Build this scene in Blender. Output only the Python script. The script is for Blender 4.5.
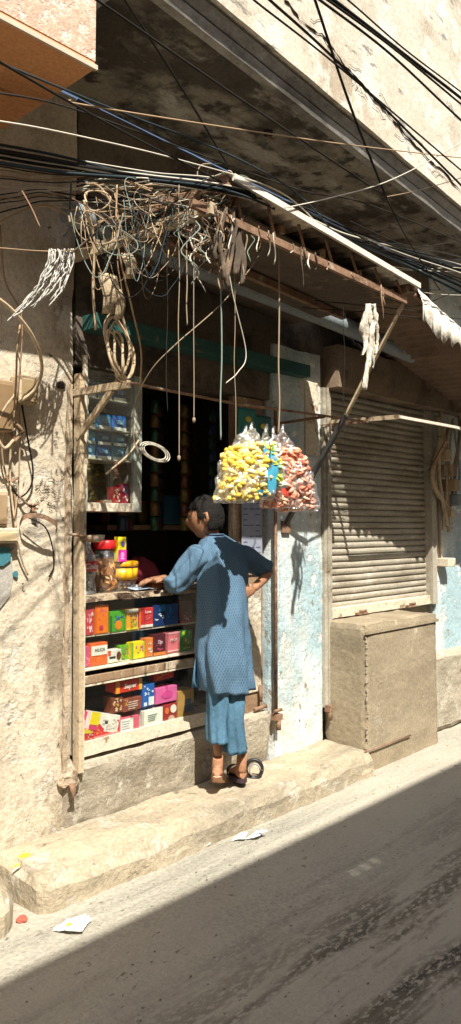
import bpy, bmesh, math, random
from mathutils import Vector, Matrix, noise
random.seed(7)
S = bpy.context.scene
COL = S.collection
for o in list(bpy.data.objects): bpy.data.objects.remove(o)
R_ = math.radians

# ------------------------------------------------------------------ camera
YAW, PITCH, FPX, CX, CY = R_(43.1), R_(3.5), 770.0, 230.5, 478.0
cam_d = bpy.data.cameras.new('camera'); cam = bpy.data.objects.new('camera', cam_d); COL.objects.link(cam)
FW = Vector((math.cos(YAW)*math.cos(PITCH), math.sin(YAW)*math.cos(PITCH), math.sin(PITCH)))
RT = Vector((math.sin(YAW), -math.cos(YAW), 0)); UP = RT.cross(FW)
CAM = Vector((0, -3.17, 1.65))
cam.matrix_world = Matrix(((RT.x, UP.x, -FW.x, CAM.x), (RT.y, UP.y, -FW.y, CAM.y), (RT.z, UP.z, -FW.z, CAM.z), (0, 0, 0, 1)))
cam_d.sensor_width = 36; cam_d.lens = FPX/1024*36; cam_d.shift_y = -(512-CY)/1024
cam_d.clip_start = .05; cam_d.clip_end = 500
S.camera = cam

# ------------------------------------------------------------------ light
EL, AZ = R_(52), R_(29)
to_sun = Vector((-math.sin(AZ)*math.cos(EL), -math.cos(AZ)*math.cos(EL), math.sin(EL)))
W = bpy.data.worlds.new('World'); S.world = W; W.use_nodes = True
nt = W.node_tree; bg = nt.nodes['Background']
sky = nt.nodes.new('ShaderNodeTexSky'); sky.sky_type = 'NISHITA'; sky.sun_disc = False
sky.sun_elevation = EL; sky.sun_rotation = math.atan2(to_sun.x, to_sun.y); sky.dust_density = 2.0; sky.air_density = 1.0
nt.links.new(sky.outputs[0], bg.inputs[0]); bg.inputs[1].default_value = .08
sd = bpy.data.lights.new('sun', 'SUN'); sd.energy = 5.0; sd.angle = R_(.5); sd.color = (1, .955, .85)
sun = bpy.data.objects.new('sun', sd); COL.objects.link(sun); sun.location = (0, -6, 12)
sun.rotation_euler = to_sun.to_track_quat('Z', 'Y').to_euler()
S.view_settings.view_transform = 'Standard'; S.view_settings.look = 'None'
S.view_settings.exposure = .93; S.view_settings.gamma = 1

def at(px, py, P):
    """point seen at photo pixel (px, py) on the vertical plane P metres out from the shop wall"""
    d = FW + RT*((px-CX)/FPX) - UP*((py-CY)/FPX)
    return CAM + d*((-P-CAM.y)/d.y)
def atz(px, py, z):
    d = FW + RT*((px-CX)/FPX) - UP*((py-CY)/FPX)
    return CAM + d*((z-CAM.z)/d.z)

# ------------------------------------------------------------------ tagging
def tag(o, label=None, cat=None, group=None, kind=None):
    if label: o['label'] = label
    if cat: o['category'] = cat
    if group: o['group'] = group
    if kind: o['kind'] = kind
    return o
def empty(name, loc=(0, 0, 0), rz=0):
    o = bpy.data.objects.new(name, None); COL.objects.link(o); o.location = loc; o.rotation_euler.z = rz
    o.empty_display_size = .05
    return o
def thing(name, label, cat, loc=(0, 0, 0), group=None):
    return tag(empty(name, loc), label, cat, group)
def put(child, parent):
    """parent keeping the world placement of geometry built in world coordinates"""
    child.parent = parent
    child.matrix_parent_inverse = Matrix.Translation(-parent.location) if parent.parent is None else Matrix.Identity(4)
    return child

# ------------------------------------------------------------------ materials
MC = {}
def lin(h):
    h = h.lstrip('#'); c = [int(h[i:i+2], 16)/255 for i in (0, 2, 4)]
    return tuple((x/12.92 if x <= .04045 else ((x+.055)/1.055)**2.4) for x in c)
def C(h, rough=.55, metal=0, spec=.5):
    k = (h, rough, metal)
    if k in MC: return MC[k]
    m = bpy.data.materials.new('flat_'+h.strip('#')); m.use_nodes = True; n = m.node_tree.nodes; l = m.node_tree.links
    b = n['Principled BSDF']; b.inputs['Roughness'].default_value = rough; b.inputs['Metallic'].default_value = metal; b.inputs['Specular IOR Level'].default_value = spec
    c = lin(h)
    tc = n.new('ShaderNodeTexCoord'); nz = n.new('ShaderNodeTexNoise'); nz.inputs['Scale'].default_value = 26; nz.inputs['Detail'].default_value = 5
    l.new(tc.outputs['Object'], nz.inputs['Vector'])
    mx = n.new('ShaderNodeMix'); mx.data_type = 'RGBA'; l.new(nz.outputs[0], mx.inputs[0])
    mx.inputs[6].default_value = (*[x*.72 for x in c], 1); mx.inputs[7].default_value = (*[min(1, x*1.12+.01) for x in c], 1)
    l.new(mx.outputs[2], b.inputs['Base Color'])
    MC[k] = m; return m
def M(name, c1, c2, scale=3.0, rough=.9, bump=.4, bscale=30, layers=(), metal=0, stretch=None, mud=False):
    """layers: (colour, scale, threshold, softness, stretch) patches of wear over the base"""
    m = bpy.data.materials.new(name); m.use_nodes = True; n = m.node_tree.nodes; l = m.node_tree.links
    b = n['Principled BSDF']; b.inputs['Roughness'].default_value = rough; b.inputs['Metallic'].default_value = metal
    b.inputs['Specular IOR Level'].default_value = .25
    tc = n.new('ShaderNodeTexCoord')
    def nz(sc, det=8, st=None, rg=.6, off=0):
        mp = n.new('ShaderNodeMapping'); l.new(tc.outputs['Object'], mp.inputs['Vector'])
        mp.inputs['Location'].default_value = (off, off*.7, off*.3)
        if st: mp.inputs['Scale'].default_value = st
        t = n.new('ShaderNodeTexNoise'); t.inputs['Scale'].default_value = sc; t.inputs['Detail'].default_value = det; t.inputs['Roughness'].default_value = rg
        l.new(mp.outputs[0], t.inputs['Vector']); return t.outputs[0]
    def mix(f, a, c):
        x = n.new('ShaderNodeMix'); x.data_type = 'RGBA'; l.new(f, x.inputs[0])
        for i, v in ((6, a), (7, c)):
            if isinstance(v, tuple): x.inputs[i].default_value = (*v, 1)
            else: l.new(v, x.inputs[i])
        return x.outputs[2]
    def ramp(v, t, s):
        r = n.new('ShaderNodeMapRange'); l.new(v, r.inputs[0]); r.inputs[1].default_value = t-s; r.inputs[2].default_value = t+s; r.clamp = True
        return r.outputs[0]
    base = mix(ramp(nz(scale, 8, stretch), .5, .22), c1, c2)
    hts = nz(bscale, 10, None, .7)
    for i, (c, sc, t, s, st) in enumerate(layers):
        f = ramp(nz(sc, 9, st, .65, 3.1+i*5.7), t, s)
        base = mix(f, base, c)
        ad = n.new('ShaderNodeMath'); ad.operation = 'MULTIPLY_ADD'; l.new(f, ad.inputs[0]); ad.inputs[1].default_value = -.35; l.new(hts, ad.inputs[2]); hts = ad.outputs[0]
    for gs, lo in ((55, .82), (210, .84)):
        g = n.new('ShaderNodeMapRange'); l.new(nz(gs, 4, None, .7, gs), g.inputs[0]); g.inputs[1].default_value = .36; g.inputs[2].default_value = .60; g.inputs[3].default_value = lo; g.inputs[4].default_value = 1.08
        mm = n.new('ShaderNodeMix'); mm.data_type = 'RGBA'; mm.blend_type = 'MULTIPLY'; mm.inputs[0].default_value = 1; l.new(base, mm.inputs[6]); l.new(g.outputs[0], mm.inputs[7]); base = mm.outputs[2]
    if mud:
        sp = n.new('ShaderNodeSeparateXYZ'); l.new(tc.outputs['Object'], sp.inputs[0])
        far = n.new('ShaderNodeMapRange'); l.new(sp.outputs[1], far.inputs[0]); far.inputs[1].default_value = -1.05; far.inputs[2].default_value = -1.45
        def mul(a, c):
            x = n.new('ShaderNodeMath'); x.operation = 'MULTIPLY'; l.new(a, x.inputs[0]); l.new(c, x.inputs[1]); return x.outputs[0]
        base = mix(ramp(nz(1.1, 6, (.4, 1.2, 1), .6, 51), .56, .10), base, (.45, .41, .335))
        st1 = ramp(nz(3.4, 3, (.22, 1.5, 1), .5, 7.7), .555, .045); sp1 = ramp(nz(48, 5, (.45, 1, 1), .7, 2.2), .46, .06)
        st2 = ramp(nz(5.5, 4, (.2, 1.6, 1), .6, 21.3), .54, .06)
        base = mix(mul(mul(st1, sp1), far.outputs[0]), base, (.085, .075, .058))
        base = mix(mul(mul(st2, sp1), far.outputs[0]), base, (.17, .15, .115))
        base = mix(ramp(nz(30, 6, (.5, 1, 1), .7, 40), .655, .02), base, (.16, .14, .11))
    l.new(base, b.inputs['Base Color'])
    bp = n.new('ShaderNodeBump'); bp.inputs['Strength'].default_value = bump; bp.inputs['Distance'].default_value = .012
    l.new(hts, bp.inputs['Height']); l.new(bp.outputs[0], b.inputs['Normal'])
    return m
def clear(name, tint, opac, rough=.08, noise_sc=0, white=.0):
    """see-through film or glass: transparent with a share of gloss and a thin milky share"""
    m = bpy.data.materials.new(name); m.use_nodes = True; n = m.node_tree.nodes; l = m.node_tree.links
    n.remove(n['Principled BSDF']); out = n['Material Output']
    t = n.new('ShaderNodeBsdfTransparent'); t.inputs[0].default_value = (*tint, 1)
    g = n.new('ShaderNodeBsdfGlossy'); g.inputs['Roughness'].default_value = rough; g.inputs[0].default_value = (1, 1, 1, 1)
    d = n.new('ShaderNodeBsdfDiffuse'); d.inputs[0].default_value = (.75, .75, .75, 1)
    a = n.new('ShaderNodeMixShader'); a.inputs[0].default_value = opac; l.new(t.outputs[0], a.inputs[1]); l.new(g.outputs[0], a.inputs[2])
    c = n.new('ShaderNodeMixShader'); c.inputs[0].default_value = white; l.new(a.outputs[0], c.inputs[1]); l.new(d.outputs[0], c.inputs[2])
    l.new(c.outputs[0], out.inputs[0])
    if noise_sc:
        tc = n.new('ShaderNodeTexCoord'); nz = n.new('ShaderNodeTexNoise'); nz.inputs['Scale'].default_value = noise_sc; l.new(tc.outputs['Object'], nz.inputs['Vector'])
        bp = n.new('ShaderNodeBump'); bp.inputs['Strength'].default_value = 1; bp.inputs['Distance'].default_value = .02; l.new(nz.outputs[0], bp.inputs['Height'])
        l.new(bp.outputs[0], g.inputs['Normal'])
        r = n.new('ShaderNodeMapRange'); l.new(nz.outputs[0], r.inputs[0]); r.inputs[1].default_value = .45; r.inputs[2].default_value = .7
        r.inputs[3].default_value = white*.5; r.inputs[4].default_value = min(1, white*2.4); l.new(r.outputs[0], c.inputs[0])
    return m

M_left = M('old_beige_plaster', (.56, .475, .35), (.68, .595, .465), 2.2, .95, 1.0, 24, [((.40, .34, .26), 1.3, .58, .12, (1.2, 1, .7)), ((.28, .225, .16), 3.4, .60, .06, (1, 1, .45)), ((.62, .57, .48), 5, .58, .04, None), ((.15, .12, .09), 11, .67, .02, None), ((.12, .095, .07), 24, .69, .02, (1, 1, .5))])
M_base = M('weathered_cement_base', (.36, .31, .235), (.46, .405, .315), 3.5, .95, 1.0, 28, [((.25, .21, .155), 4, .57, .09, (.4, 1, 1)), ((.54, .49, .40), 7, .60, .05, None), ((.17, .14, .10), 16, .68, .02, None)])
M_step = M('dusty_cement_step', (.41, .34, .24), (.51, .43, .31), 3.2, .95, 1.0, 34, [((.27, .23, .17), 3, .57, .10, (.35, 1.5, 1)), ((.20, .165, .12), 13, .66, .04, (.5, 1, 1)), ((.54, .49, .40), 5, .60, .06, None)])
M_pillar = M('pale_blue_flaked_paint', (.58, .66, .67), (.70, .72, .68), 2.5, .9, .9, 26, [((.60, .56, .47), 2.4, .56, .06, None), ((.37, .50, .54), 1.5, .52, .06, (1, 1, .5)), ((.36, .29, .21), 8, .645, .02, None), ((.78, .77, .72), 9, .60, .03, None), ((.22, .18, .14), 22, .69, .02, None)])
M_plinthL = M('shutter_platform_cement', (.28, .225, .15), (.36, .295, .205), 2.6, .9, .5, 24, [((.22, .175, .12), 2.5, .58, .1, (.6, .6, 1.6)), ((.58, .54, .47), 11, .70, .02, None), ((.55, .47, .36), 4, .66, .05, (1, 1, .5))])
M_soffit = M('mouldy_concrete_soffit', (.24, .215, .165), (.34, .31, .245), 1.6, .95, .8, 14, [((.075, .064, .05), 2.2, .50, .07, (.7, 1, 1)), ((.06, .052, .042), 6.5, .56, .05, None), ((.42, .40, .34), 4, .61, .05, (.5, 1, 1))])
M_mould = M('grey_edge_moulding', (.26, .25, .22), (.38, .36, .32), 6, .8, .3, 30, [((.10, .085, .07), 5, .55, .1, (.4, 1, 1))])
M_para = M('bleached_balcony_face', (.54, .475, .375), (.66, .60, .49), 1.8, .9, .5, 18, [((.42, .345, .25), 2.4, .57, .08, (.5, 1, 1)), ((.72, .68, .58), 4, .57, .06, None), ((.27, .245, .21), 6, .63, .02, (.35, 1, 1.2))])
M_lintel = M('brown_stained_lintel', (.20, .145, .095), (.29, .215, .15), 3, .9, .4, 20, [((.12, .085, .055), 4, .58, .08, None)])
M_over = M('dirty_shade_wall', (.10, .08, .06), (.16, .13, .10), 2.2, .95, .5, 18, [((.05, .04, .03), 4, .56, .08, None)])  # dirty dark brown, deepened to carry the shade behind the awnings
M_grey = M('grey_plaster', (.32, .31, .28), (.43, .40, .35), 1.8, .95, .5, 18, [((.22, .19, .15), 2, .58, .1, (1, 1, .5))])  # grey plaster with darker random patches
M_orange = M('orange_painted_soffit', (.60, .27, .11), (.68, .33, .15), 2.4, .85, .35, 30, [((.30, .13, .06), 12, .68, .02, (.4, 1, 1))])
M_orangef = M('faded_pink_stucco', (.62, .38, .27), (.74, .52, .40), 9, .95, .8, 34, [((.78, .70, .60), 15, .55, .06, None)])
M_road = M('dusty_concrete_lane', (.37, .345, .285), (.45, .415, .34), 1.4, .95, 1.0, 40, [((.46, .425, .35), 2.2, .60, .12, (.5, 1, 1)), ((.27, .255, .215), 3.1, .62, .08, (.16, 1.7, 1)), ((.20, .185, .15), 34, .68, .02, (.6, 1.2, 1)), ((.55, .52, .45), 60, .70, .02, None)], mud=True)
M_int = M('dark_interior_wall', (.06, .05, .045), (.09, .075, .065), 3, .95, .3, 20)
M_strip = M('crumbling_strip', (.36, .27, .18), (.50, .40, .29), 7, .95, .9, 30, [((.16, .11, .075), 12, .58, .04, (1, 1, .4)), ((.60, .53, .43), 9, .62, .03, None)])
M_wood = M('worn_brown_wood', (.22, .135, .075), (.34, .235, .15), 5, .8, .5, 30, [((.48, .40, .30), 8, .60, .04, (1, 1, .3)), ((.10, .065, .04), 6, .64, .04, (1, 1, .3))])
M_woodlt = M('pale_dry_wood', (.42, .32, .20), (.55, .44, .30), 6, .85, .5, 30, [((.20, .14, .09), 9, .60, .04, (.3, 1, 1))])
M_ctr = M('peeling_counter_edge', (.45, .34, .23), (.58, .47, .34), 7, .85, .6, 30, [((.14, .09, .06), 18, .52, .03, (.6, 1, 1))])
M_rust = M('rusty_iron', (.20, .11, .065), (.30, .185, .12), 14, .8, .5, 50, [((.46, .38, .29), 10, .62, .05, None), ((.09, .055, .04), 8, .6, .05, None)])
M_roof = M('weathered_roof_sheet', (.60, .52, .42), (.72, .65, .55), 6, .8, .4, 30, [((.30, .20, .13), 7, .62, .05, None)])
M_tin = M('pale_tin_fascia', (.66, .60, .51), (.76, .71, .62), 6, .7, .3, 30, [((.34, .23, .14), 6, .63, .05, (.5, 1, 1))])
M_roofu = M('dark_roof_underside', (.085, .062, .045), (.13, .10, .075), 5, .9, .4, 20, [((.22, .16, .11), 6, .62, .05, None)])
M_teal = M('dull_teal_paint', (.02, .075, .065), (.035, .11, .095), 5, .7, .3, 30, [((.16, .14, .10), 7, .64, .04, None)])
M_tealb = M('bright_teal_paint', (.04, .15, .18), (.06, .21, .25), 5, .7, .3, 30, [((.40, .36, .30), 7, .58, .03, None)])
M_pipe = M('blue_grey_pipe', (.20, .235, .25), (.27, .30, .31), 4, .6, .2, 20, [((.14, .12, .10), 5, .62, .08, None)])
M_shut = M('sandy_painted_steel', (.36, .325, .26), (.45, .41, .335), 3, .55, .2, 40, [((.25, .21, .155), 4, .57, .08, (.3, 1, 1)), ((.16, .10, .06), 10, .66, .03, (.5, 1, 1)), ((.55, .52, .45), 8, .64, .03, (.4, 1, 1))])
M_cream = M('cream_scraped_wood', (.55, .47, .35), (.68, .60, .47), 7, .8, .4, 30, [((.30, .20, .12), 12, .62, .03, None)])
M_greenwood = M('grey_green_frame', (.26, .30, .26), (.38, .40, .34), 6, .7, .3, 30, [((.60, .56, .46), 5, .60, .05, None)])
M_straw = M('dry_cane', (.42, .31, .19), (.55, .43, .29), 12, .8, .3, 40)
M_dark = C('#1c1917', .9, 0, .08); M_cable = C('#2a2724', .85, 0, .1); M_bluecable = C('#2f3a40', .85, 0, .1); M_white = C('#c9c2b2', .6); M_tan = C('#a08565', .7)
M_rope = C('#8f7d66', .9); M_ropeg = C('#7b8a80', .9); M_rag = M('dirty_cotton_rag', (.50, .45, .37), (.66, .61, .52), 12, .95, .4, 40, [((.26, .21, .16), 9, .6, .05, None)])
M_skin = M('brown_skin', (.30, .145, .078), (.36, .18, .10), 14, .55, .15, 60)
M_sole = M('pale_foot_sole', (.58, .34, .22), (.64, .40, .27), 14, .6, .15, 60)
M_hair = M('black_hair', (.006, .005, .004), (.014, .011, .009), 20, .8, .9, 60, stretch=(1, 1, .2))
M_glass = clear('cabinet_glass', (.93, .95, .94), .07, .03)
M_film = clear('clear_plastic_film', (.96, .96, .96), .22, .12, 42, .09)
M_jar = clear('clear_jar_plastic', (.95, .93, .90), .10, .08, 0, .06)

# ------------------------------------------------------------------ mesh helpers
class MB:
    def __init__(s): s.bm = bmesh.new(); s.mats = []
    def mi(s, m):
        if m not in s.mats: s.mats.append(m)
        return s.mats.index(m)
    def face(s, vs, m=None, smooth=False):
        try: f = s.bm.faces.new(vs)
        except ValueError: return None
        f.material_index = s.mi(m) if m else 0; f.smooth = smooth; return f
    def box(s, x0, x1, y0, y1, z0, z1, m=None, mat=None, bev=0):
        b = bmesh.new(); bmesh.ops.create_cube(b, size=1)
        for v in b.verts: v.co = Vector((x0+(v.co.x+.5)*(x1-x0), y0+(v.co.y+.5)*(y1-y0), z0+(v.co.z+.5)*(z1-z0)))
        if bev: bmesh.ops.bevel(b, geom=b.edges[:], offset=bev, segments=2, affect='EDGES', profile=.5)
        s.merge(b, m, mat, False)
    def merge(s, b, m=None, mat=None, smooth=None):
        idx = s.mi(m) if m else 0; vm = {}
        for v in b.verts: vm[v] = s.bm.verts.new(mat @ v.co if mat else v.co)
        for f in b.faces:
            try: g = s.bm.faces.new([vm[v] for v in f.verts])
            except ValueError: continue
            g.material_index = idx; g.smooth = f.smooth if smooth is None else smooth
        b.free()
    def tube(s, pts, r, m=None, seg=6, cap=True, smooth=True, flat=1.0):
        pts = [Vector(p) for p in pts]; n = len(pts)
        rr = r if isinstance(r, (list, tuple)) else [r]*n
        rings = []; prev = None
        for i, p in enumerate(pts):
            t = (pts[min(i+1, n-1)]-pts[max(i-1, 0)])
            if t.length < 1e-9: t = Vector((0, 0, 1))
            t.normalize()
            if prev is None:
                u = t.cross(Vector((0, 0, 1)));
                if u.length < .05: u = t.cross(Vector((0, 1, 0)))
            else: u = prev - t*prev.dot(t)
            if u.length < 1e-6: u = t.orthogonal()
            u.normalize(); prev = u; w = t.cross(u)
            rings.append([s.bm.verts.new(p+(u*math.cos(a)+w*math.sin(a)*flat)*rr[i]) for a in [2*math.pi*k/seg for k in range(seg)]])
        for a, b in zip(rings, rings[1:]):
            for k in range(seg): s.face([a[k], a[(k+1) % seg], b[(k+1) % seg], b[k]], m, smooth)
        if cap: s.face(rings[0][::-1], m); s.face(rings[-1], m)
    def loft(s, rings, m=None, closed=True, cap=True, smooth=True):
        R = [[s.bm.verts.new(p) for p in r] for r in rings]; k = len(R[0])
        for a, b in zip(R, R[1:]):
            for i in range(k if closed else k-1): s.face([a[i], a[(i+1) % k], b[(i+1) % k], b[i]], m, smooth)
        if cap and closed: s.face(R[0][::-1], m); s.face(R[-1], m)
    def ball(s, c, r, m=None, mat=None, sub=2):
        b = bmesh.new(); bmesh.ops.create_icosphere(b, subdivisions=sub, radius=1)
        rr = r if isinstance(r, (tuple, list)) else (r, r, r)
        T = Matrix.Translation(Vector(c)) @ (mat if mat else Matrix.Identity(4)) @ Matrix.Diagonal((*rr, 1))
        s.merge(b, m, T, True)
    def prism(s, poly, p0, p1, m=None):
        """extrude polygon of 3-D points by vector p1-p0"""
        d = Vector(p1)-Vector(p0); a = [s.bm.verts.new(Vector(p)) for p in poly]; b = [s.bm.verts.new(Vector(p)+d) for p in poly]
        s.face(a[::-1], m); s.face(b, m)
        for i in range(len(a)): s.face([a[i], a[(i+1) % len(a)], b[(i+1) % len(a)], b[i]], m)
    def build(s, name, m=None, parent=None, origin=None):
        if m is not None and not s.mats: s.mats = [m]
        me = bpy.data.meshes.new(name); bmesh.ops.recalc_face_normals(s.bm, faces=s.bm.faces[:])
        if origin is not None: bmesh.ops.translate(s.bm, verts=s.bm.verts[:], vec=-Vector(origin))
        s.bm.to_mesh(me); s.bm.free()
        for x in s.mats: me.materials.append(x)
        o = bpy.data.objects.new(name, me); COL.objects.link(o)
        if origin is not None: o.location = origin
        if parent is not None:
            o.parent = parent
            if parent.get('_local') is None: o.matrix_parent_inverse = parent_world(parent).inverted()
        return o
def parent_world(p):
    m = Matrix.LocRotScale(p.location, p.rotation_euler, p.scale)
    if p.parent: m = parent_world(p.parent) @ p.matrix_parent_inverse @ m
    return m
def rough(x0, x1, y0, y1, z0, z1, res=.05, amp=.008, m=None, rnd=.0, sc=6, seed=0, fn=None):
    """a box cut into a fine grid whose surface wanders, edges worn"""
    mb = MB(); b = bmesh.new(); bmesh.ops.create_cube(b, size=1)
    L = (x1-x0, y1-y0, z1-z0)
    for ax in range(3):
        cuts = min(140, max(0, int(L[ax]/res)-1))
        if not cuts: continue
        for k in range(1, cuts+1):
            co = Vector((0, 0, 0)); co[ax] = -.5+k/(cuts+1); no = Vector((0, 0, 0)); no[ax] = 1
            bmesh.ops.bisect_plane(b, geom=b.verts[:]+b.edges[:]+b.faces[:], plane_co=co, plane_no=no)
    for v in b.verts:
        q = v.co.copy(); p = Vector((x0+(q.x+.5)*L[0], y0+(q.y+.5)*L[1], z0+(q.z+.5)*L[2]))
        ex = sum(1 for i in range(3) if abs(abs(q[i])-.5) < 1e-4)
        n = noise.noise_vector(p*sc+Vector((seed, 0, 0)))+noise.noise_vector(p*sc*3.3)*.45
        d = n*amp
        if ex >= 2 and rnd:
            c = Vector((x0+x1, y0+y1, z0+z1))/2
            k = rnd*(.5+.9*abs(noise.noise(p*sc*1.3)))
            for i in range(3):
                if abs(abs(q[i])-.5) < 1e-4: d[i] -= k*(1 if q[i] > 0 else -1)
        p += d
        if fn: p = fn(p)
        v.co = p
    mb.merge(b, m, None, False); return mb
def catmull(pts, sub=8):
    P = [Vector(p) for p in pts]
    if len(P) < 3: return P
    Q = [P[0]*2-P[1]]+P+[P[-1]*2-P[-2]]; out = []
    for i in range(1, len(Q)-2):
        a, b, c, d = Q[i-1:i+3]
        for k in range(sub):
            t = k/sub
            out.append(.5*((2*b)+(c-a)*t+(2*a-5*b+4*c-d)*t*t+(3*b-a-3*c+d)*t**3))
    out.append(P[-1]); return out
def text_bm(txt, size, m4, depth=.0006, shear=0):
    cu = bpy.data.curves.new('t', 'FONT'); cu.body = txt; cu.size = size; cu.extrude = depth; cu.align_x = 'CENTER'; cu.align_y = 'CENTER'; cu.shear = shear; cu.offset = size*.012
    cu.resolution_u = 2
    o = bpy.data.objects.new('t', cu); COL.objects.link(o); bpy.context.view_layer.update()
    me = bpy.data.meshes.new_from_object(o.evaluated_get(bpy.context.evaluated_depsgraph_get()))
    bpy.data.objects.remove(o); b = bmesh.new(); b.from_mesh(me); bpy.data.meshes.remove(me)
    bmesh.ops.transform(b, matrix=m4, verts=b.verts[:]); return b
def facing(c, right=Vector((1, 0, 0)), up=Vector((0, 0, 1))):
    r = right.normalized(); u = (up-r*up.dot(r)).normalized(); n = r.cross(u)
    return Matrix(((r.x, u.x, n.x, c[0]), (r.y, u.y, n.y, c[1]), (r.z, u.z, n.z, c[2]), (0, 0, 0, 1)))

# ================================================================== SETTING
RZ = .05      # road surface height
def grid(name, x0, x1, y0, y1, z, res, amp, m):
    mb = MB(); nx = int((x1-x0)/res); ny = int((y1-y0)/res); V = []
    for j in range(ny+1):
        row = []
        for i in range(nx+1):
            x = x0+(x1-x0)*i/nx; y = y0+(y1-y0)*j/ny
            zz = z+amp*(noise.noise(Vector((x*1.3, y*2.2, 0)))+.5*noise.noise(Vector((x*5, y*7, 2)))) if abs(x) < 20 else z
            row.append(mb.bm.verts.new((x, y, zz)))
        V.append(row)
    for j in range(ny):
        for i in range(nx): mb.face([V[j][i], V[j][i+1], V[j+1][i+1], V[j+1][i]], m, True)
    return mb.build(name, m)
g = MB(); g.box(-60, 60, -60, 60, -.3, -.02, M_road); tag(g.build('ground'), kind='structure')
tag(grid('road', -3, 12, -4.6, -.2, RZ, .06, .007, M_road), kind='structure')

# tyre streaks of damp dirt on the lane, thin uneven smears
M_mud = M('damp_tyre_dirt', (.17, .145, .11), (.24, .205, .155), 14, .8, .5, 50)
# stones and chips strewn on the lane
mb = MB()
for i in range(500):
    x = random.uniform(.6, 6); y = random.uniform(-2.4, -.42); r = random.uniform(.0015, .0045)
    mb.ball((x, y, RZ+.006), (r*1.3, r, r*.6), M_mud if i % 3 else M_base, None, 1)
tag(mb.build('grit'), 'small stones and grit strewn over the lane', 'grit', kind='stuff')

# ---- the shop house
OP0, OP1, SH0, SH1 = 2.26, 3.74, 4.36, 5.82
H = thing('shop_building', 'old plastered shop building with balcony overhead and blue flaked pillar', 'building', (3, 0, 0))
def part(name, mb, m=None, par=H): return mb.build(name, m, par)
def lw(p): return p
# left wall, with a broken away hollow low at the far left
part('wall', rough(-3, 2.248, 0, .30, -.02, 3.83, .07, .010, M_left, .006, 3, 1))
part('wall', rough(2.2, OP1, .001, .28, -.02, .50, .035, .011, M_base, .012, 7, 2, fn=lambda p: p+Vector((0, -.028*max(0, min(1, (p.z-.15)*3)) if p.y < .1 else 0, 0))))
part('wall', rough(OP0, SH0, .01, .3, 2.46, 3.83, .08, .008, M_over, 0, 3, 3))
part('pillar', rough(OP1+.03, SH0-.07, -.02, .3, -.02, 2.83, .05, .006, M_pillar, .010, 5, 4))
part('wall', rough(SH0-.07, SH1+.3, .05, .3, -.02, 1.0, .08, .006, M_base, .01, 5, 5))
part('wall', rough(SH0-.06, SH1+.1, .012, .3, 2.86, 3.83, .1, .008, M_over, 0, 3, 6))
part('wall', rough(SH1+.05, 12, -.01, .3, -.02, 3.83, .07, .008, M_pillar, .008, 4, 7))
part('lintel', rough(SH0-.02, 9.0, -.13, .02, 2.60, 2.90, .07, .006, M_lintel, .006, 5, 8))
part('plinth', rough(SH1-.5, 12, -.10, .02, -.02, .62, .05, .014, M_base, .03, 5, 9))
# shop opening lining
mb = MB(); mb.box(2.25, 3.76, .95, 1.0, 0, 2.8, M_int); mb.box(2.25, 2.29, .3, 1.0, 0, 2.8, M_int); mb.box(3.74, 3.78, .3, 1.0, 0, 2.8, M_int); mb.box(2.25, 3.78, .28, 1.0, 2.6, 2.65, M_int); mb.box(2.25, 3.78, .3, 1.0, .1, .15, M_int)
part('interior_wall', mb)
mb = MB(); mb.box(OP0+.04, SH0-.30, -.10, .09, 2.63, 2.71, M_teal, bev=.004); part('lintel_board', mb)
mb = MB(); mb.box(SH0-.27, SH0-.13, -.034, -.021, 2.12, 2.62, M_cream, bev=.004); part('pillar_cap', mb)
# balcony
def BP(x): return 1.07-.085*x
def slab(name, m, o0, o1, z0, z1, xa=1.9, xb=12, res=.15, amp=.004, bk=None, sc=3):
    def fn(p):
        t = p.y
        return Vector((p.x, t if t > -.5 else t, p.z))
    mb = MB(); n = int((xb-xa)/res); rows = []
    nz = max(1, int((z1-z0)/.12)); ny = 8 if bk is None else 1
    prof = [(o1, z0+(z1-z0)*k/nz) for k in range(nz+1)]
    def off(x, o): return -(BP(x)+o)
    rings = []
    for i in range(n+1):
        x = xa+(xb-xa)*i/n; pts = []
        back = 0.0 if bk is None else off(x, bk)
        for k in range(ny): pts.append(Vector((x, back+(off(x, o0)-back)*k/ny, z0)))
        pts.append(Vector((x, off(x, o0), z0)))
        for k in range(1, nz+1): pts.append(Vector((x, off(x, o0+(o1-o0)*k/nz), z0+(z1-z0)*k/nz)))
        pts.append(Vector((x, back, z1)))
        for q in pts[1:-1]: q += noise.noise_vector(q*sc)*amp
        rings.append(pts)
    mb.loft(rings, m, True, True, False)
    return part(name, mb)
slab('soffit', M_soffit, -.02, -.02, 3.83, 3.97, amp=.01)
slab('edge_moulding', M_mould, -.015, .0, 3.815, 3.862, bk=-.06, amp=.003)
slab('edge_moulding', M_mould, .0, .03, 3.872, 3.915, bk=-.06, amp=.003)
slab('balcony_face', M_para, .055, .06, 3.93, 7.0, bk=-.1, amp=.005, res=.08)
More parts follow.
